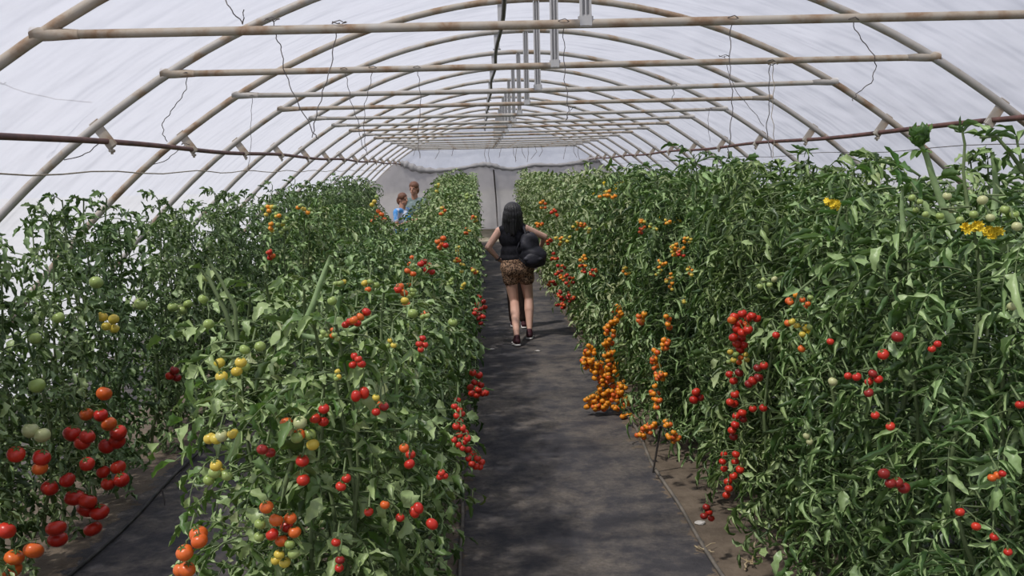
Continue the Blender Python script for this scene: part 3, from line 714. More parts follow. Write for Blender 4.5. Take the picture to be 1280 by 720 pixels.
# --- outer left row
T('B', 'rrr', 22, [(146, 552), (133, 558), (148, 541)]); T('B', 'rrrr', 19, [(148, 584), (152, 600), (135, 605), (129, 590)])
T('B', 'rr', 21, [(90, 542), (103, 553), (109, 546)]); T('B', 'oro', 19, [(130, 492), (126, 519), (136, 530), (108, 518)]); T('B', 'rrr', 20, [(109, 580), (84, 600), (62, 610)])
T('B', 'rrrr', 25, [(124, 640), (108, 637), (116, 661), (109, 626), (93, 622)], 'beef'); T('B', 'rrr', 24, [(70, 660), (72, 674)], 'beef')
T('B', 'ooo', 27, [(42, 688), (18, 697), (15, 712)], 'beef'); T('B', 'r', 24, [(8, 663)]); T('B', 'pp', 20, [(38, 538), (53, 544)]); T('B', 'g', 19, [(46, 482)])
T('B', 'rro', 21, [(20, 568), (52, 572), (50, 585)]); T('B', 'yyyy', 13, [(128, 396), (142, 399), (133, 408), (143, 411)]); T('B', 'gg', 15, [(44, 423), (73, 397)]); T('B', 'g', 16, [(120, 353), (176, 380)])
T('B', 'pp', 10, [(171, 382), (176, 378), (229, 388), (224, 384)]); T('B', 'dr', 12, [(218, 463), (212, 470), (221, 472)]); T('B', 'gg', 13, [(228, 388), (216, 384), (235, 380)])
# --- left row beside the path, front
T('A', 'gg', 14, [(260, 346), (254, 374), (261, 405)], depth=2.95); T('A', 'yyyygg', 15, [(274, 454), (296, 464), (277, 471), (301, 453), (289, 478), (306, 458)])
T('A', 'ppoy', 14, [(373, 336), (361, 342), (372, 362), (357, 365), (365, 371), (348, 363)]); T('A', 'g', 13, [(415, 376)]); T('A', 'g', 15, [(325, 433), (306, 437)])
T('A', 'yyp', 16, [(291, 542), (270, 549), (277, 545), (262, 548)]); T('A', 'yggyg', 16, [(270, 582), (268, 591), (261, 600), (274, 589), (283, 594)])
T('A', 'pogyg', 17, [(358, 538), (374, 543), (387, 543), (391, 556), (371, 547), (375, 528), (358, 528)]); T('A', 'rrr', 14, [(405, 511), (394, 523), (404, 527)])
T('A', 'rr', 17, [(378, 576), (379, 600)]); T('A', 'ooorroo', 18, [(333, 634), (345, 650), (363, 648), (359, 658), (340, 668), (368, 665), (352, 676)])
T('A', 'ggygyy', 15, [(325, 655), (324, 671), (349, 693), (367, 692), (356, 703), (345, 700), (362, 680)]); T('A', 'ooooo', 23, [(249, 676), (231, 691), (248, 668), (234, 712), (227, 712)])
T('A', 'dd', 15, [(328, 562), (338, 566)]); T('A', 'ooyr', 11, [(500, 358), (505, 366), (506, 376), (497, 362), (508, 380)]); T('A', 'yggo', 9, [(456, 354), (463, 352), (470, 356), (460, 362)])
T('A', 'roorr', 11, [(432, 406), (442, 400), (450, 396), (458, 390), (438, 402), (447, 404)]); T('A', 'g', 13, [(566, 403), (516, 392)]); T('A', 'ooga', 6, [(512, 330), (514, 337), (513, 344), (517, 350), (511, 356), (515, 322)])
T('A', 'rr', 9, [(530, 327), (536, 332), (540, 340), (533, 337), (526, 330)]); T('A', 'rrr', 13, [(455, 491), (445, 495)], 'plum'); T('A', 'rrr', 11, [(448, 449), (441, 456), (452, 455), (444, 445)])
T('A', 'oor', 8, [(552, 305), (547, 302), (557, 307), (549, 310), (554, 298)]); T('E', 'oo', 7, [(470, 272), (477, 268), (466, 277), (480, 274), (473, 264)], depth=10.9); T('E', 'yg', 6, [(468, 252), (471, 246), (465, 256)], depth=10.9)
T('A', 'rr', 9, [(528, 423), (524, 430), (531, 431), (526, 437)], depth=None); T('A', 'rr', 13, [(523, 635), (540, 655), (518, 640)], 'plum'); T('A', 'ro', 13, [(500, 647), (481, 631)]); T('A', 'ro', 14, [(513, 568), (505, 560), (512, 580)])
T('A', 'drr', 12, [(480, 508), (470, 515), (461, 640), (425, 700)]); T('A', 'rrr', 13, [(426, 608), (433, 598), (420, 678), (424, 710)]); T('A', 'oy', 10, [(476, 505), (470, 497)])
# red cherry strings along the left path edge
for seq in ([(591, 466), (599, 469), (593, 478), (601, 481), (588, 484)], [(590, 492), (596, 494), (603, 492), (607, 491), (598, 487)], [(572, 500), (568, 508), (574, 512), (571, 520), (577, 517)],
            [(575, 527), (570, 533), (578, 535), (581, 541), (574, 544)], [(567, 550), (573, 556), (580, 552), (584, 548), (578, 560)], [(585, 562), (591, 567), (586, 573), (597, 573), (602, 578), (595, 583), (590, 580), (600, 584)],
            [(552, 591), (556, 595), (550, 596)]):
    T('A', 'r', 9.5, seq, back=.10)
for seq in ([(597, 380), (601, 386), (595, 388), (600, 393)], [(593, 392), (598, 398), (604, 396), (601, 404)], [(599, 371), (604, 377), (606, 384)]): T('A', 'rd', 7, seq, back=.1)
# --- outer trusses seen on the tall bush of the left row
for seq in (blob(350, 280, 14, 16, 12), blob(338, 262, 10, 8, 7), blob(380, 262, 8, 8, 6)): T('E', 'gayg', 6.5, seq)
T('E', 'or', 7, blob(335, 318, 7, 5, 6)); 
# --- right row
T('C', 'rrrro', 12, [(918, 396), (928, 392), (936, 397), (923, 404), (932, 406), (940, 395), (946, 398), (935, 412), (921, 411), (915, 400), (928, 416)]); T('C', 'r', 12, [(917, 422), (927, 423), (921, 430), (930, 431), (925, 437)])
T('C', 'ygoy', 8, [(913, 440), (920, 443), (926, 447), (932, 443), (917, 450), (911, 452), (924, 453), (934, 450)]); T('C', 'rd', 12, [(912, 468), (924, 466), (917, 476)]); T('C', 'dr', 12, [(947, 460), (955, 457), (948, 472), (941, 476), (936, 480)])
T('C', 'r', 12, [(919, 493), (918, 505), (913, 503)]); T('C', 'rrdr', 11, [(941, 511), (928, 516), (929, 524), (920, 520), (919, 531), (915, 538), (917, 546), (954, 510)])
T('C', 'r', 10, [(905, 568), (903, 577), (920, 568), (905, 586), (919, 577)]); T('C', 'rr', 11, [(925, 587), (917, 595), (910, 602), (911, 611), (908, 619)])
T('C', 'r', 12, [(1094, 519), (1113, 533)]); T('C', 'rdr', 12, [(1071, 471), (1091, 467), (1086, 477), (1098, 474), (1086, 491)]); T('C', 'dr', 15, [(1122, 421), (1104, 443)]); T('C', 'd', 16, [(1105, 592), (1122, 603), (1130, 610), (1113, 604)])
T('C', 'pp', 12, [(1041, 477), (1265, 383), (1238, 272)]); T('C', 'or', 11, [(1247, 594), (1253, 592), (1240, 597)]); T('C', 'rr', 12, [(1220, 658), (1243, 671), (1260, 690), (1200, 640)]); T('C', 'r', 12, [(1275, 506)])
T('C', 'ooag', 8, [(1003, 375), (1010, 380), (995, 369), (1013, 372), (988, 378), (1006, 384)]); T('C', 'yyg', 9, [(996, 407), (1006, 411), (1012, 409), (1003, 418), (990, 402)]); T('C', 'o', 10, [(985, 404), (986, 376), (1002, 436)])
T('C', 'r', 10, [(970, 419), (1038, 427)]); T('C', 'gp', 11, [(1175, 270), (1190, 262), (1200, 275), (1184, 245), (1217, 268)]); T('C', 'pg', 13, [(1228, 250), (1268, 268), (1271, 283), (1256, 262)])
T('C', 'rr', 10, [(1060, 470), (1172, 430), (1165, 436)]); T('C', 'gg', 9, [(1145, 262), (1150, 252), (1157, 268), (1140, 247)]); T('C', 'rd', 11, [(870, 490), (875, 497), (867, 500)]); T('C', 'rd', 10, [(886, 640), (880, 645), (889, 648), (883, 634)])
T('C', 'p', 9, [(1008, 545), (1012, 552)]); T('C', 'gggp', 8, [(955, 350), (962, 356), (950, 358), (968, 349)])
# amber cherry cascade of the right row, spilling on the path
YG = atZ(758, 514, .03).y
for (a, b, rx, ry, n) in ((758, 500, 26, 12, 44), (745, 506, 15, 6, 20), (766, 484, 17, 11, 30), (774, 500, 12, 12, 20), (750, 464, 10, 14, 24), (764, 462, 9, 14, 20), (736, 444, 7, 12, 14), (760, 436, 7, 13, 16), (763, 412, 7, 11, 14), (772, 392, 6, 10, 12),
                          (735, 452, 7, 9, 10), (783, 521, 7, 4, 6)):
    T('C', 'aaaoa', 7.2, blob(a, b, rx, ry, n), depth=YG)
for (a, b, rx, ry, n) in ((820, 450, 5, 14, 10), (826, 470, 6, 10, 9), (832, 430, 5, 9, 7), (818, 490, 5, 9, 7), (835, 402, 4, 9, 6), (806, 542, 10, 9, 10), (815, 532, 6, 6, 6), (842, 545, 7, 8, 9), (836, 530, 5, 7, 5), (803, 398, 5, 8, 6), (822, 505, 5, 7, 5)):
    T('C', 'aoao', 7.5, blob(a, b, rx, ry, n), back=.12)
for (a, b, rx, ry, n) in ((760, 243, 12, 6, 10), (845, 312, 10, 8, 10), (838, 352, 6, 12, 8), (826, 330, 8, 5, 6), (730, 325, 5, 8, 6), (862, 340, 6, 6, 5), (700, 300, 6, 6, 6)):
    T('C', 'aya', 5, blob(a, b, rx, ry, n), back=.1)
for (a, b, rx, ry, n) in ((700, 340, 7, 9, 9), (712, 350, 7, 8, 8), (704, 368, 8, 7, 10), (700, 382, 6, 5, 7), (713, 372, 5, 6, 6), (692, 322, 5, 7, 6), (690, 355, 5, 6, 6)):
    T('C', 'rod', 5, blob(a, b, rx, ry, n), back=.12)
# scattered clusters further down both rows
rr_ = random.Random(5)
for _ in range(12):
    u, v = rr_.uniform(540, 600), rr_.uniform(235, 370); T('A', rr_.choice(('yg', 'oy', 'gg', 'gg')), 5, blob(u, v, 4, 5, 5), back=.05)
for _ in range(22):
    u = rr_.uniform(670, 860); v = rr_.uniform(235, 340)+(u-670)*.25; T('C', rr_.choice(('ya', 'ao', 'gy', 'or')), 4.6, blob(u, v, 5, 5, 6), back=.07)
for _ in range(9):
    u = rr_.uniform(400, 540); v = rr_.uniform(280, 470); T('A', rr_.choice(('yg', 'og', 'gg', 'gg')), 8, blob(u, v, 6, 7, 4), back=.05)

# --- thick shoots, growing tips, flowers: parts of the nearest plants
def part_world(pl, name, mb, mats, label=None):
    root = pl['o']; o = link(name, mb.mesh(name, mats)); o.parent = root
    o.matrix_parent_inverse = Matrix.LocRotScale(Vector(root.location), root.rotation_euler, root.scale).inverted()
    if label: o['label'] = label
    return o
def shoot(row, pxs, Y, r, mat=STEMP, label=None, tip=None, leaves=0, seed=1, back=0, leafmat=LEAFM):
    P = [atY(u, v, Y+back*k) for k, (u, v) in enumerate(pxs)]; fine = []
    for k in range(len(P)-1):
        for t in (0, .33, .66): fine.append(P[k].lerp(P[k+1], t))
    fine.append(P[-1]); n = len(fine); m = MB(); m.tube(fine, np.linspace(r, r*.6, n), 8)
    if leaves:
        rg = np.random.default_rng(seed); K = leaves; ts = rg.integers(0, n, K) if tip is None else rg.integers(max(0, n-4), n, K)
        O = np.array([tuple(fine[t]) for t in ts]); D = rg.normal(0, 1, (K, 3))+np.array([0, 0, .4])
        leaflets(m, O, D, rg.normal(0, .4, (K, 3))+np.array([0, 0, 1.]), rg.uniform(.045, .09, K), rg.uniform(.022, .042, K), rg.uniform(.9, 2.4, K), rg.normal(.8, .6, K), rg.normal(0, .7, K), 5, 4, 1)
    return part_world(nearest(row, Y), 'side_shoot', m, [mat, leafmat], label)
shoot('A', [(380, 408), (392, 380), (400, 355), (414, 320)], 3.6, .014, label='thick pale green shoot', leaves=3, seed=3)
shoot('A', [(378, 420), (410, 425), (440, 412), (472, 394)], 3.3, .010, label='pale shoot leaning to the right')
shoot('A', [(292, 425), (282, 390), (262, 350), (246, 332)], 2.95, .008, STEM, leaves=4, seed=5)
shoot('A', [(296, 425), (294, 385), (276, 350), (258, 322)], 2.95, .007, STEM, leaves=3, seed=6)
shoot('C', [(1196, 285), (1180, 262), (1167, 225), (1158, 195), (1152, 182)], 3.0, .013, label='thick pale shoot with a broad leafy tip')
shoot('C', [(1243, 262), (1245, 235), (1243, 210), (1240, 190)], 3.1, .011, label='thick pale upright shoot', leaves=7, seed=9)
shoot('C', [(1140, 240), (1150, 220), (1128, 205), (1112, 215)], 3.1, .005, STEM, leaves=8, seed=10, leafmat=LEAFB)
shoot('C', [(1130, 290), (1127, 262), (1128, 235)], 3.1, .009, label='short pale shoot', leaves=5, seed=11)
shoot('C', [(1040, 300), (1048, 268), (1060, 240), (1068, 212)], 3.6, .006, STEM, leaves=12, seed=12, leafmat=LEAFB)
shoot('C', [(1210, 262), (1204, 215), (1206, 180), (1202, 160)], 3.1, .006, STEM, leaves=9, seed=13)
shoot('C', [(1280, 215), (1262, 190), (1245, 170), (1225, 172)], 3.0, .007, STEM, leaves=14, seed=14)
shoot('C', [(1286, 240), (1276, 200), (1270, 170)], 3.1, .006, STEM, leaves=10, seed=15)
shoot('C', [(1268, 560), (1272, 520), (1262, 470)], 3.1, .013, label='thick pale stem among leaves')
shoot('C', [(958, 565), (955, 520), (960, 470), (968, 420)], 4.6, .009, STEM, label='thick pale green stem')
shoot('C', [(1086, 560), (1081, 520), (1090, 485)], 3.45, .010, label='thick pale green stem', leaves=2, seed=22)
shoot('C', [(990, 395), (1000, 362), (1030, 338), (1046, 325), (1056, 300)], 3.35, .005, STEM, leaves=8, seed=23)
shoot('A', [(352, 620), (366, 575), (355, 540), (340, 510)], 2.8, .008, STEM, leaves=4, seed=24)
for k, (u, v) in enumerate(((868, 200), (895, 205), (930, 205), (975, 210), (1000, 205), (880, 215))):
    shoot('C', [(u, v+50), (u+4, v+25), (u+1, v)], 5.4-.1*k, .005, STEM, leaves=12, seed=30+k)
for k, (u, v, Y) in enumerate(((60, 262, 5.6), (80, 262, 5.9), (182, 255, 7.2), (130, 268, 6.5), (275, 250, 9.8), (292, 250, 10.2), (40, 275, 5.4), (222, 262, 8.0))):
    shoot('B', [(u+4, v+60), (u+2, v+30), (u, v+8)], Y, .005, STEM, leaves=12, seed=50+k, leafmat=LEAFD)
# broad cupped tip of the tall right shoot
def cup_tip():
    c = atY(1149, 184, 3.0); m = MB(); rg = np.random.default_rng(4); K = 16; a = np.arange(K)*2.4
    O = np.tile(np.array(tuple(c)), (K, 1)); D = np.stack([np.cos(a)*.95, np.sin(a)*.95, np.full(K, .55)], -1)
    Nn = np.stack([-np.cos(a), -np.sin(a), np.full(K, .6)], -1)
    leaflets(m, O, D, Nn, rg.uniform(.06, .085, K), rg.uniform(.045, .06, K), np.full(K, .7), rg.uniform(-1.7, -.9, K), rg.normal(0, .2, K), 6, 4, 0)
    K = 5; a = np.arange(K)*1.3; O = np.tile(np.array(tuple(c-Vector((0, 0, .01)))), (K, 1))
    leaflets(m, O, np.stack([np.cos(a), np.sin(a), np.full(K, -.1)], -1), np.tile([0, 0, 1.], (K, 1)), rg.uniform(.04, .07, K), rg.uniform(.02, .03, K), np.full(K, .6), rg.uniform(.1, .8, K), np.zeros(K), 5, 4, 0)
    part_world(nearest('C', 3.0), 'growing_tip', m, [LEAFB], 'broad cupped leafy tip')
cup_tip()
def flowers(row, u, v, Y, n, spread):
    m = MB(); rg = np.random.default_rng(int(u)); c = atY(u, v, Y)
    for _ in range(n):
        q = np.array(tuple(c))+rg.uniform(-1, 1, 3)*np.array([spread, .02, spread*.55]); K = 6; a = np.arange(K)*2*PI/K; tl = rg.normal(0, .5, 3)
        D = np.stack([np.cos(a), tl[1]+0*a, np.sin(a)], -1); O = np.tile(q, (K, 1))
        leaflets(m, O, D, np.tile([.1, -1., .3], (K, 1)), np.full(K, .016), np.full(K, .010), np.full(K, .3), np.full(K, -.5), np.zeros(K), 3, 2, 0)
    part_world(nearest(row, Y), 'flower_truss', m, [PETAL], 'bright yellow flower cluster')
flowers('C', 1216, 285, 2.95, 12, .022); flowers('C', 1240, 291, 2.95, 14, .020); flowers('C', 1040, 255, 3.7, 10, .03); flowers('C', 1008, 410, 3.4, 5, .015)
flowers('C', 760, 236, 8.4, 14, .12); flowers('C', 835, 272, 6.9, 10, .09)

# labels of the plants
GR = {'A': 'tomato plants in the left row beside the path', 'B': 'tomato plants in the outer left row', 'C': 'tomato plants in the right row beside the path', 'D': 'tomato plants in the outer right row', 'E': 'tomato plants crowding into the left alley'}
for p in PLANTS:
    o = p['o']; row = p['row']; k = p['k']; tr = p['tr']; frt = ''
    if tr:
        t = max(tr); frt = f" with {CN[t[1]]} tomatoes"
    if k < 12:
        which = ORD[k]+' from the camera' if k else 'nearest the camera'
        lab = f"tomato plant{frt}, {which} in the {ROWTXT[row]}"; grp = GR[row]
    elif p['y'] < 17:
        lab = {'A': 'dense leafy tomato plant midway along the left row beside the path', 'B': 'leafy tomato plant past the middle of the outer left row', 'C': 'yellowish green tomato plant midway along the right row beside the path', 'D': 'leafy tomato plant past the middle of the outer right row'}[row]; grp = GR[row]+', middle stretch'
    else:
        lab = {'A': 'tall tomato plant at the far end of the left row beside the path', 'B': 'tomato plant at the far end of the outer left row', 'C': 'tomato plant at the far end of the right row beside the path', 'D': 'tomato plant at the far end of the outer right row'}[row]; grp = GR[row]+', far end'
    tag(o, lab, 'tomato plant', grp)

# ------------------------------------------------------------------ people
def cone_bm(bm, a, ra, b, rb, seg=14):
    a, b = Vector(a), Vector(b)
    tmp = bmesh.new()
    for c, r in ((a, ra), (b, rb)):
        bmesh.ops.create_icosphere(tmp, subdivisions=2, radius=r, matrix=Matrix.Translation(c))
    g = bmesh.ops.convex_hull(tmp, input=tmp.verts[:]); bmesh.ops.delete(tmp, geom=[e for e in g['geom_interior'] if isinstance(e, bmesh.types.BMVert)], context='VERTS')
    me = bpy.data.meshes.new('t'); tmp.to_mesh(me); tmp.free(); bm.from_mesh(me); bpy.data.meshes.remove(me)
def ell_bm(bm, c, r, R=None):
    M = Matrix.Translation(Vector(c)) @ (R.to_4x4() if R else Matrix()) @ Matrix.Diagonal((*r, 1)); bmesh.ops.create_icosphere(bm, subdivisions=3, radius=1, matrix=M)
def solid(name, prims, mat, voxel=.008, sm=4, parent=None, disp=None):
    bm = bmesh.new()
    for p in prims:
        if p[0] == 'c': cone_bm(bm, *p[1:])
        else: ell_bm(bm, *p[1:])
    me = bpy.data.meshes.new(name); bm.to_mesh(me); bm.free(); o = bpy.data.objects.new(name, me); COL.objects.link(o)
    md = o.modifiers.new('r', 'REMESH'); md.mode = 'VOXEL'; md.voxel_size = voxel; s = o.modifiers.new('s', 'SMOOTH'); s.iterations = sm; s.factor = .5
    bpy.context.view_layer.update(); dg = bpy.context.evaluated_depsgraph_get(); nm = bpy.data.meshes.new_from_object(o.evaluated_get(dg)); o.modifiers.clear(); o.data = nm; bpy.data.meshes.remove(me)
    nm.materials.clear(); nm.materials.append(mat)
    if disp:
        for v in nm.vertices: v.co = disp(v.co)
    nm.polygons.foreach_set('use_smooth', [True]*len(nm.polygons)); nm.update(); nm.name = name
    if parent is not None:
        o.parent = parent; o.matrix_parent_inverse = Matrix.Translation(-Vector(parent.location))
    return o
def hand(wr, d, nrm_, side, s=1.0, curl=.5):
    """palm + 4 fingers + thumb; d: finger direction, nrm_: palm normal, side: thumb side"""
    d = Vector(d).normalized(); n = Vector(nrm_); n = (n-d*n.dot(d)).normalized(); w = d.cross(n).normalized()*side
    pr = []; wr = Vector(wr)
    for k in (-1, -.33, .33, 1): pr.append(('c', wr+d*.015*s, .015*s, wr+d*.085*s+w*k*.028*s, .0115*s))
    for k, L_ in ((1, .068), (.33, .078), (-.33, .072), (-1, .056)):
        b = wr+d*.085*s+w*k*.028*s; q = b+(d+n*curl*.5).normalized()*L_*.5*s; e = q+(d+n*curl*1.6).normalized()*L_*.5*s
        pr += [('c', b, .0098*s, q, .0090*s), ('c', q, .0090*s, e, .0078*s)]
    b = wr+d*.025*s+w*.022*s; q = b+(d*.5+w).normalized()*.042*s; e = q+(d+w*.4).normalized()*.034*s
    pr += [('c', b, .0125*s, q, .011*s), ('c', q, .011*s, e, .009*s)]
    return pr
def head_prims(c, fwd, s=1.0):
    """c centre of the head; eyes at half height, nose, brow, lips, chin, ears"""
    f = Vector(fwd).normalized(); u = Vector((0, 0, 1)); l = u.cross(f).normalized(); c = Vector(c); R = Matrix((l, f, u)).transposed()
    P = lambda a, b, e: c+(l*a+f*b+u*e)*s
    return [('e', P(0, -.005, .025), (.074*s, .094*s, .088*s), R), ('e', P(0, .022, -.045), (.056*s, .066*s, .062*s), R), ('e', P(0, .068, -.088), (.024*s, .02*s, .018*s), R),
            ('c', P(0, .088, .006), .010*s, P(0, .108, -.028), .0145*s), ('e', P(0, .088, -.058), (.024*s, .010*s, .009*s), R), ('c', P(-.034, .078, .024), .011*s, P(.034, .078, .024), .011*s),
            ('e', P(.076, -.004, -.008), (.009*s, .018*s, .030*s), R), ('e', P(-.076, -.004, -.008), (.009*s, .018*s, .030*s), R), ('c', P(0, -.02, -.06), .052*s, P(0, -.03, -.14), .054*s)]
def person_face(root, c, fwd, s=1.0):
    f = Vector(fwd).normalized(); u = Vector((0, 0, 1)); l = u.cross(f).normalized(); c = Vector(c)
    for sd in (-1, 1):
        solid('eye', [('e', c+(l*.030*sd+f*.083+u*.002)*s, (.011*s, .010*s, .008*s))], BLACKPIPE, .003, 1, root)

# the woman on the path, seen from behind
YW = 11.62
W_ = lambda u, v, dy=0.0: atY(u, v, YW+dy)
ft_l, ft_r = atZ(646, 424, .075), atZ(662, 416, .075)
base = Vector(((ft_l.x+ft_r.x)/2, (ft_l.y+ft_r.y)/2, 0))
wo = empty('person', base); tag(wo, 'woman with long black hair walking away on the path, black top and leopard print shorts', 'person')
hd = W_(640.5, 266, .02); neck = W_(641, 281); shL = W_(624, 289, .0); shR = W_(657, 286, .0)
elL = W_(610, 309, -.02); wrL = W_(624, 325, .08); elR = W_(681, 296, .05); wrR = W_(676, 309, .22)
pelv = W_(644, 334, .02); hipL = W_(637, 341, .02); hipR = W_(656, 340, .02); waist = W_(641, 314, .02); chest = W_(640.5, 296, .02)
knL = W_(643, 378, .03); knR = W_(661, 374, .05); anL = ft_l+Vector((0, -.01, .045)); anR = ft_r+Vector((0, -.01, .045))
body = head_prims(hd, (0, 1, 0), 1.0)
body += [('c', hd+Vector((0, -.01, -.09)), .05, neck+Vector((0, 0, -.02)), .058), ('c', shL, .052, shR, .052), ('e', chest, (.150, .098, .15)), ('e', waist, (.122, .088, .12)), ('e', pelv, (.165, .112, .12)),
         ('c', shL, .049, elL, .037), ('c', elL, .038, wrL, .025), ('c', shR, .049, elR, .037), ('c', elR, .038, wrR, .025),
         ('c', hipL, .088, knL, .054), ('c', knL, .056, knL.lerp(anL, .35)+Vector((0, -.012, 0)), .058), ('c', knL.lerp(anL, .3)+Vector((0, -.012, 0)), .057, anL, .034),
         ('c', hipR, .088, knR, .054), ('c', knR, .056, knR.lerp(anR, .35)+Vector((0, -.012, 0)), .058), ('c', knR.lerp(anR, .3)+Vector((0, -.012, 0)), .057, anR, .034),
         ('c', anL, .035, ft_l+Vector((-.01, .14, -.04)), .028), ('c', anR, .035, ft_r+Vector((.015, .14, -.04)), .028)]
body += hand(wrL, (.55, .35, -.45), (.6, -.1, .3), -1, .95, .35)+hand(wrR, (-.45, .2, -.7), (-.4, -.6, .2), 1, .95, .6)
solid('body', body, SKIN, .0075, 5, wo)
person_face(wo, hd, (0, 1, 0))
# top
solid('top', [('c', shL+Vector((.035, 0, .008)), .060, shR+Vector((-.035, 0, .008)), .060), ('e', chest, (.166, .114, .165)), ('e', waist+Vector((0, 0, .0)), (.136, .104, .13)), ('e', W_(642, 322, .02), (.152, .114, .075))], CLOTHK, .010, 3, wo)
# shorts : flared legs
def flare(c): return c
solid('shorts', [('e', W_(643, 326, .02), (.150, .118, .07)), ('e', pelv, (.182, .130, .12)), ('c', hipL+Vector((.0, 0, .02)), .104, W_(638.5, 349, .02), .098), ('c', hipR+Vector((0, 0, .02)), .104, W_(658, 347.5, .02), .100), ('c', W_(639, 337, -.01), .11, W_(657, 336, -.01), .11)], LEOP, .009, 2, wo)
hair_pr = [('e', hd+Vector((0, -.02, .020)), (.104, .112, .112)), ('e', hd+Vector((0, -.045, -.03)), (.108, .092, .12)), ('e', hd+Vector((-.005, -.055, -.07)), (.108, .075, .12)), ('c', hd+Vector((-.05, -.05, -.08)), .060, hd+Vector((-.062, -.065, -.215)), .040), ('c', hd+Vector((.0, -.07, -.08)), .068, hd+Vector((.0, -.09, -.235)), .044),
           ('c', hd+Vector((.05, -.05, -.08)), .060, hd+Vector((.066, -.06, -.19)), .038), ('c', hd+Vector((-.082, -.01, .0)), .032, hd+Vector((-.10, -.02, -.15)), .026), ('c', hd+Vector((.082, -.01, .0)), .032, hd+Vector((.098, -.02, -.14)), .026)]
def strands(co):
    a = math.atan2(co.x-hd.x, -(co.y-hd.y)); k = 1+.035*math.sin(a*26)+.02*math.sin(a*61+co.z*9); return Vector((hd.x+(co.x-hd.x)*k, hd.y+(co.y-hd.y)*k, co.z-.01*math.sin(a*17)*(co.z < hd.z-.12)))
# keep the face free
solid('hair', [p for p in hair_pr], HAIRK, .008, 2, wo, strands)
def shoe(root, an, yaw_, mat=SHOEK, s=1.0):
    R = Matrix.Rotation(yaw_, 3, 'Z'); z0 = .0; b = Vector((an.x, an.y, 0)); P = lambda x, y, z: b+(R @ Vector((x, y, z)))*s
    sh = solid('shoe', [('c', P(0, -.035, .055), .040*s, P(0, .06, .052), .040*s), ('c', P(0, .06, .046), .040*s, P(.0, .15, .038), .030*s), ('c', P(0, -.03, .06), .040*s, P(0, -.02, .105), .036*s)], mat, .006, 2, root)
    so = solid('sole', [('e', P(0, -.03, .016), (.043*s, .05*s, .016*s), R), ('e', P(0, .05, .014), (.043*s, .08*s, .014*s), R), ('e', P(0, .13, .015), (.043*s, .06*s, .015*s), R), ('c', P(0, -.05, .017), .018*s, P(0, .15, .016), .017*s)], SOLE, .005, 1)
    so.parent = sh
    return sh
shoe(wo, ft_l+Vector((0, .0, 0)), .12); shoe(wo, ft_r, -.12)
m = MB(); q = elL.lerp(wrL, .86); dd = (wrL-elL).normalized(); ax = dd.orthogonal().normalized(); ay = dd.cross(ax)
m.tube([q+(ax*math.cos(a)+ay*math.sin(a))*.032 for a in np.linspace(0, 2*PI, 20)], .009, 6, cap=False)
o = link('wristband', m.mesh('wristband', [BLACKPIPE])); o.parent = wo; o.matrix_parent_inverse = Matrix.Translation(-base); o['label'] = 'dark wristband'

# backpack hanging on her right shoulder
bc = W_(665, 314, -.16)
bp = empty('backpack', (bc.x, bc.y, bc.z-.24)); tag(bp, 'black soft backpack hanging from the right shoulder of the woman on the path', 'backpack')
def bagd(co): 
    k = 1+.04*math.sin(co.z*38+co.x*22)+.03*math.sin(co.x*41-co.z*17); return Vector((bc.x+(co.x-bc.x)*k, co.y-.012*math.sin(co.z*30+co.x*14), co.z))
solid('bag_body', [('e', W_(667, 321, -.16), (.150, .088, .135)), ('e', W_(662, 305, -.15), (.115, .075, .14)), ('c', W_(657, 297, -.14), .055, W_(664, 295, -.14), .05), ('e', W_(674, 323, -.16), (.085, .075, .10))], BAGK, .009, 3, bp, bagd)
solid('front_pocket', [('e', W_(666, 324, -.235), (.095, .032, .075)), ('c', W_(657, 324, -.235), .028, W_(676, 324, -.235), .028)], BAGK, .008, 2, bp)
def strap(pts, r, nm='shoulder_strap'):
    P = [W_(*p) for p in pts]; m = MB(); f_ = []
    for k in range(len(P)-1):
        for t in np.linspace(0, 1, 5)[:-1]: f_.append(P[k].lerp(P[k+1], t))
    f_.append(P[-1]); m.tube(f_, r, 8); o = link(nm, m.mesh(nm, [BAGK])); o.parent = bp; o.matrix_parent_inverse = Matrix.Translation(-Vector(bp.location))
strap([(658, 296, -.13), (655, 286, -.08), (654, 280.5, .01), (655, 288, .11), (660, 305, .13), (668, 322, -.08)], .016)
strap([(650, 302, -.16), (646, 312, -.15), (648, 322, -.14), (654, 328, -.16)], .010)
strap([(656, 293, -.17), (660, 289, -.18), (664, 293, -.17)], .008, 'grab_handle')

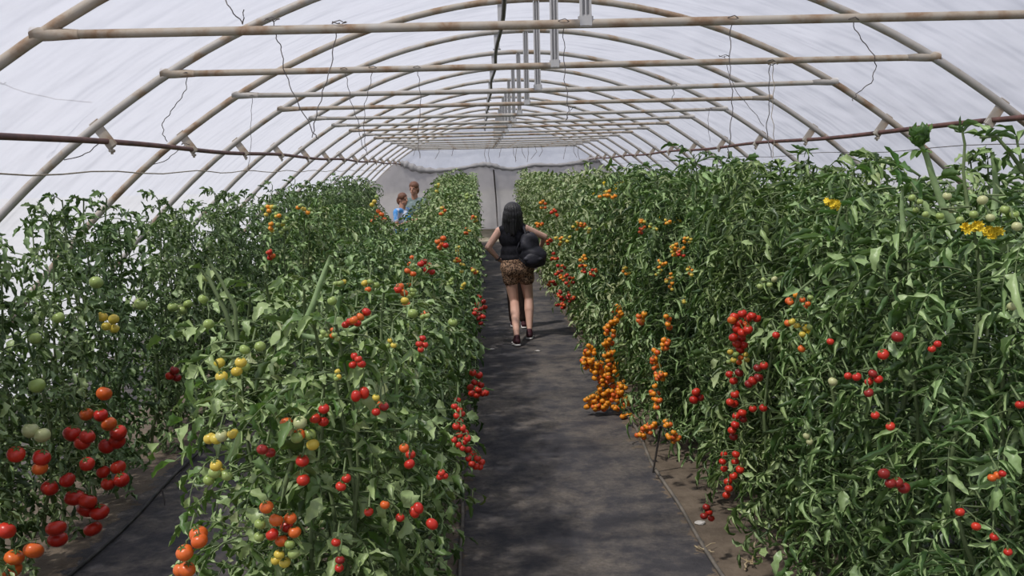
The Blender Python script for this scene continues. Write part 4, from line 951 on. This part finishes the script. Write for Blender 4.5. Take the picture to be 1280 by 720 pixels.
# the person walking just ahead of her, in dark clothes, mostly hidden
YC = 12.75
c0 = atZ(655, 410, .0); cx0 = c0.x; YC = c0.y; 
pc = empty('person', (cx0, YC, 0)); tag(pc, 'person in dark clothes walking just ahead of the woman, mostly hidden by her', 'person')
def Q(x, y, z): return Vector((cx0-.02+x, YC+y, z))
hh = Q(-.10, .02, 1.20)
solid('body', head_prims(hh, (0, 1, 0), .92)+[('c', hh+Vector((0, -.01, -.10)), .045, Q(-.09, 0, 1.04), .05), ('c', Q(-.19, 0, 1.0), .042, Q(.0, 0, 1.0), .042), ('e', Q(-.09, 0, .88), (.12, .08, .14)), ('e', Q(-.08, 0, .68), (.12, .085, .1)),
   ('c', Q(-.20, 0, 1.0), .04, Q(-.22, .05, .78), .03), ('c', Q(-.22, .05, .78), .03, Q(-.19, .16, .62), .022), ('c', Q(.01, 0, 1.0), .04, Q(.03, .05, .78), .03), ('c', Q(.03, .05, .78), .03, Q(.0, .16, .62), .022),
   ('c', Q(-.12, 0, .62), .065, Q(-.12, .06, .36), .045), ('c', Q(-.12, .06, .36), .045, Q(-.11, .12, .07), .03), ('c', Q(-.03, 0, .62), .065, Q(.0, .0, .36), .045), ('c', Q(.0, 0, .36), .045, Q(.02, -.01, .08), .03)]
   + hand(Q(-.19, .16, .62), (.1, .5, -.6), (.6, 0, .2), -1, .8, .5)+hand(Q(.0, .16, .62), (-.1, .5, -.6), (-.6, 0, .2), 1, .8, .5), SKIN, .008, 4, pc)
solid('top', [('c', Q(-.18, 0, 1.005), .05, Q(-.01, 0, 1.005), .05), ('e', Q(-.09, 0, .88), (.135, .095, .15)), ('e', Q(-.085, 0, .72), (.125, .095, .1)), ('c', Q(-.20, 0, 1.0), .047, Q(-.22, .03, .85), .042), ('c', Q(.01, 0, 1.0), .047, Q(.03, .03, .85), .042)], CLOTHK, .010, 3, pc)
solid('trousers', [('e', Q(-.08, 0, .66), (.13, .10, .10)), ('c', Q(-.12, 0, .62), .078, Q(-.12, .06, .36), .062), ('c', Q(-.12, .06, .36), .062, Q(-.11, .12, .10), .052), ('c', Q(-.03, 0, .62), .080, Q(.0, 0, .36), .068), ('c', Q(.0, 0, .36), .068, Q(.02, -.01, .12), .055)], DARKTROUS, .009, 3, pc)
solid('hair', [('e', hh+Vector((0, -.02, .03)), (.092, .10, .092)), ('e', hh+Vector((0, -.05, -.04)), (.08, .06, .10))], HAIRK, .009, 2, pc)
shoe(pc, Q(.02, -.01, 0), 0, SHOEK, .88); shoe(pc, Q(-.11, .12, 0), 0, SHOEK, .88)

# two people in the left alley beyond the plants
def standing(x, y, H, top_mat, leg_mat, hair_mat, label, fwd, arm, skin=SKINT, lh=.0):
    root = empty('person', (x, y, 0)); tag(root, label, 'person'); s = H/1.72
    a = math.atan2(fwd[1], fwd[0])-PI/2; Rz = Matrix.Rotation(a, 3, 'Z'); P = lambda px_, py_, pz: Vector((x, y, 0))+(Rz @ Vector((px_, py_, pz)))*s
    hc = P(0, .02, 1.60); b = head_prims(hc, fwd, s)
    b += [('c', hc+Vector((0, 0, -.10*s)), .05*s, P(0, 0, 1.40), .056*s), ('c', P(-.17, 0, 1.38), .052*s, P(.17, 0, 1.38), .052*s), ('e', P(0, 0, 1.22), (.15*s, .1*s, .18*s)), ('e', P(0, 0, .98), (.14*s, .1*s, .14*s)), ('e', P(0, 0, .88), (.16*s, .11*s, .11*s)),
          ('c', P(-.09, 0, .84), .085*s, P(-.10, .02, .47), .055*s), ('c', P(-.10, .02, .47), .056*s, P(-.10, -.01, .08), .036*s), ('c', P(.09, 0, .84), .085*s, P(.10, .03, .47), .055*s), ('c', P(.10, .03, .47), .056*s, P(.11, 0, .08), .036*s)]
    for sd in (-1, 1):
        el = P(sd*.24, .06, 1.10); wr = P(sd*.20*arm, .30, 1.12+lh); b += [('c', P(sd*.18, 0, 1.37), .048*s, el, .036*s), ('c', el, .037*s, wr, .025*s)]+hand(wr, Rz @ Vector((-sd*.2, .9, .1)), Rz @ Vector((-sd*.6, 0, -.3)), sd, s, .6)
    solid('body', b, skin, .010, 4, root)
    solid('shirt', [('c', P(-.16, 0, 1.385), .062*s, P(.16, 0, 1.385), .062*s), ('e', P(0, 0, 1.22), (.168*s, .118*s, .19*s)), ('e', P(0, 0, 1.0), (.16*s, .12*s, .14*s))]+[('c', P(sd*.18, 0, 1.37), .058*s, P(sd*.215, .03, 1.22), .052*s) for sd in (-1, 1)], top_mat, .012, 3, root)
    solid('trousers', [('e', P(0, 0, .88), (.172*s, .125*s, .11*s))]+[('c', P(sd*.09, 0, .84), .097*s, P(sd*.10, .02, .47), .072*s) for sd in (-1, 1)]+[('c', P(sd*.10, .02, .47), .072*s, P(sd*.105, 0, .12), .058*s) for sd in (-1, 1)], leg_mat, .012, 3, root)
    u = Vector((0, 0, 1)); f = Vector(fwd).normalized()
    solid('hair', [('e', hc-f*.010*s+u*.050*s, (.088*s, .104*s, .082*s)), ('e', hc-f*.06*s-u*.02*s, (.076*s, .055*s, .09*s))], hair_mat, .010, 2, root)
    person_face(root, hc, fwd, s)
    for sd in (-1, 1): shoe(root, P(sd*.105, 0, 0), a, SHOEK, s)
    return root
pA = atY(518, 240, 18.3); pB = atY(502, 250, 17.4)
standing(pA.x, 18.3, 1.80, CLOTHG, DENIM, HAIRB, 'person with brown hair and grey-green shirt standing in the left alley', (-.3, -1, 0), .8)
standing(pB.x, 17.5, 1.62, CLOTHW, DENIM, HAIRB, 'shorter person in blue and white top beside the brown-haired person in the alley', (.8, -.6, 0), .5, SKINT, .1)

# ------------------------------------------------------------------ light
w = bpy.data.worlds.new('sky'); scene.world = w; w.use_nodes = True; nt = w.node_tree; nt.nodes.clear()
out = nt.nodes.new('ShaderNodeOutputWorld'); bg = nt.nodes.new('ShaderNodeBackground'); nt.links.new(bg.outputs[0], out.inputs[0])
tc = nt.nodes.new('ShaderNodeTexCoord'); sp = nt.nodes.new('ShaderNodeSeparateXYZ'); nt.links.new(tc.outputs['Generated'], sp.inputs[0])
rc = ramp(nt, sp.outputs[2], [(.0, (.86, .87, .93)), (.35, (.72, .76, .90)), (1.0, (.60, .66, .86))]); nt.links.new(rc, bg.inputs[0]); bg.inputs[1].default_value = .86
sd_ = bpy.data.lights.new('sun', 'SUN'); sd_.energy = 7.5; sd_.angle = math.radians(3); sd_.color = (1.0, .95, .87)
sun = bpy.data.objects.new('sun', sd_); COL.objects.link(sun)
sun.rotation_euler = Vector((.40, .34, -.86)).to_track_quat('-Z', 'Y').to_euler()

vs = scene.view_settings; scene.display_settings.display_device = 'sRGB'; vs.view_transform = 'Standard'; vs.look = 'None'; vs.gamma = 1; vs.exposure = 0.0; vs.use_curve_mapping = False
scene.cycles.max_bounces = 8; scene.cycles.diffuse_bounces = 4; scene.cycles.transparent_max_bounces = 8; scene.cycles.glossy_bounces = 2; scene.cycles.transmission_bounces = 4
scene.cycles.use_denoising = True
scene.cycles.sample_clamp_indirect = 6
scene.cycles.caustics_reflective = False; scene.cycles.caustics_refractive = False
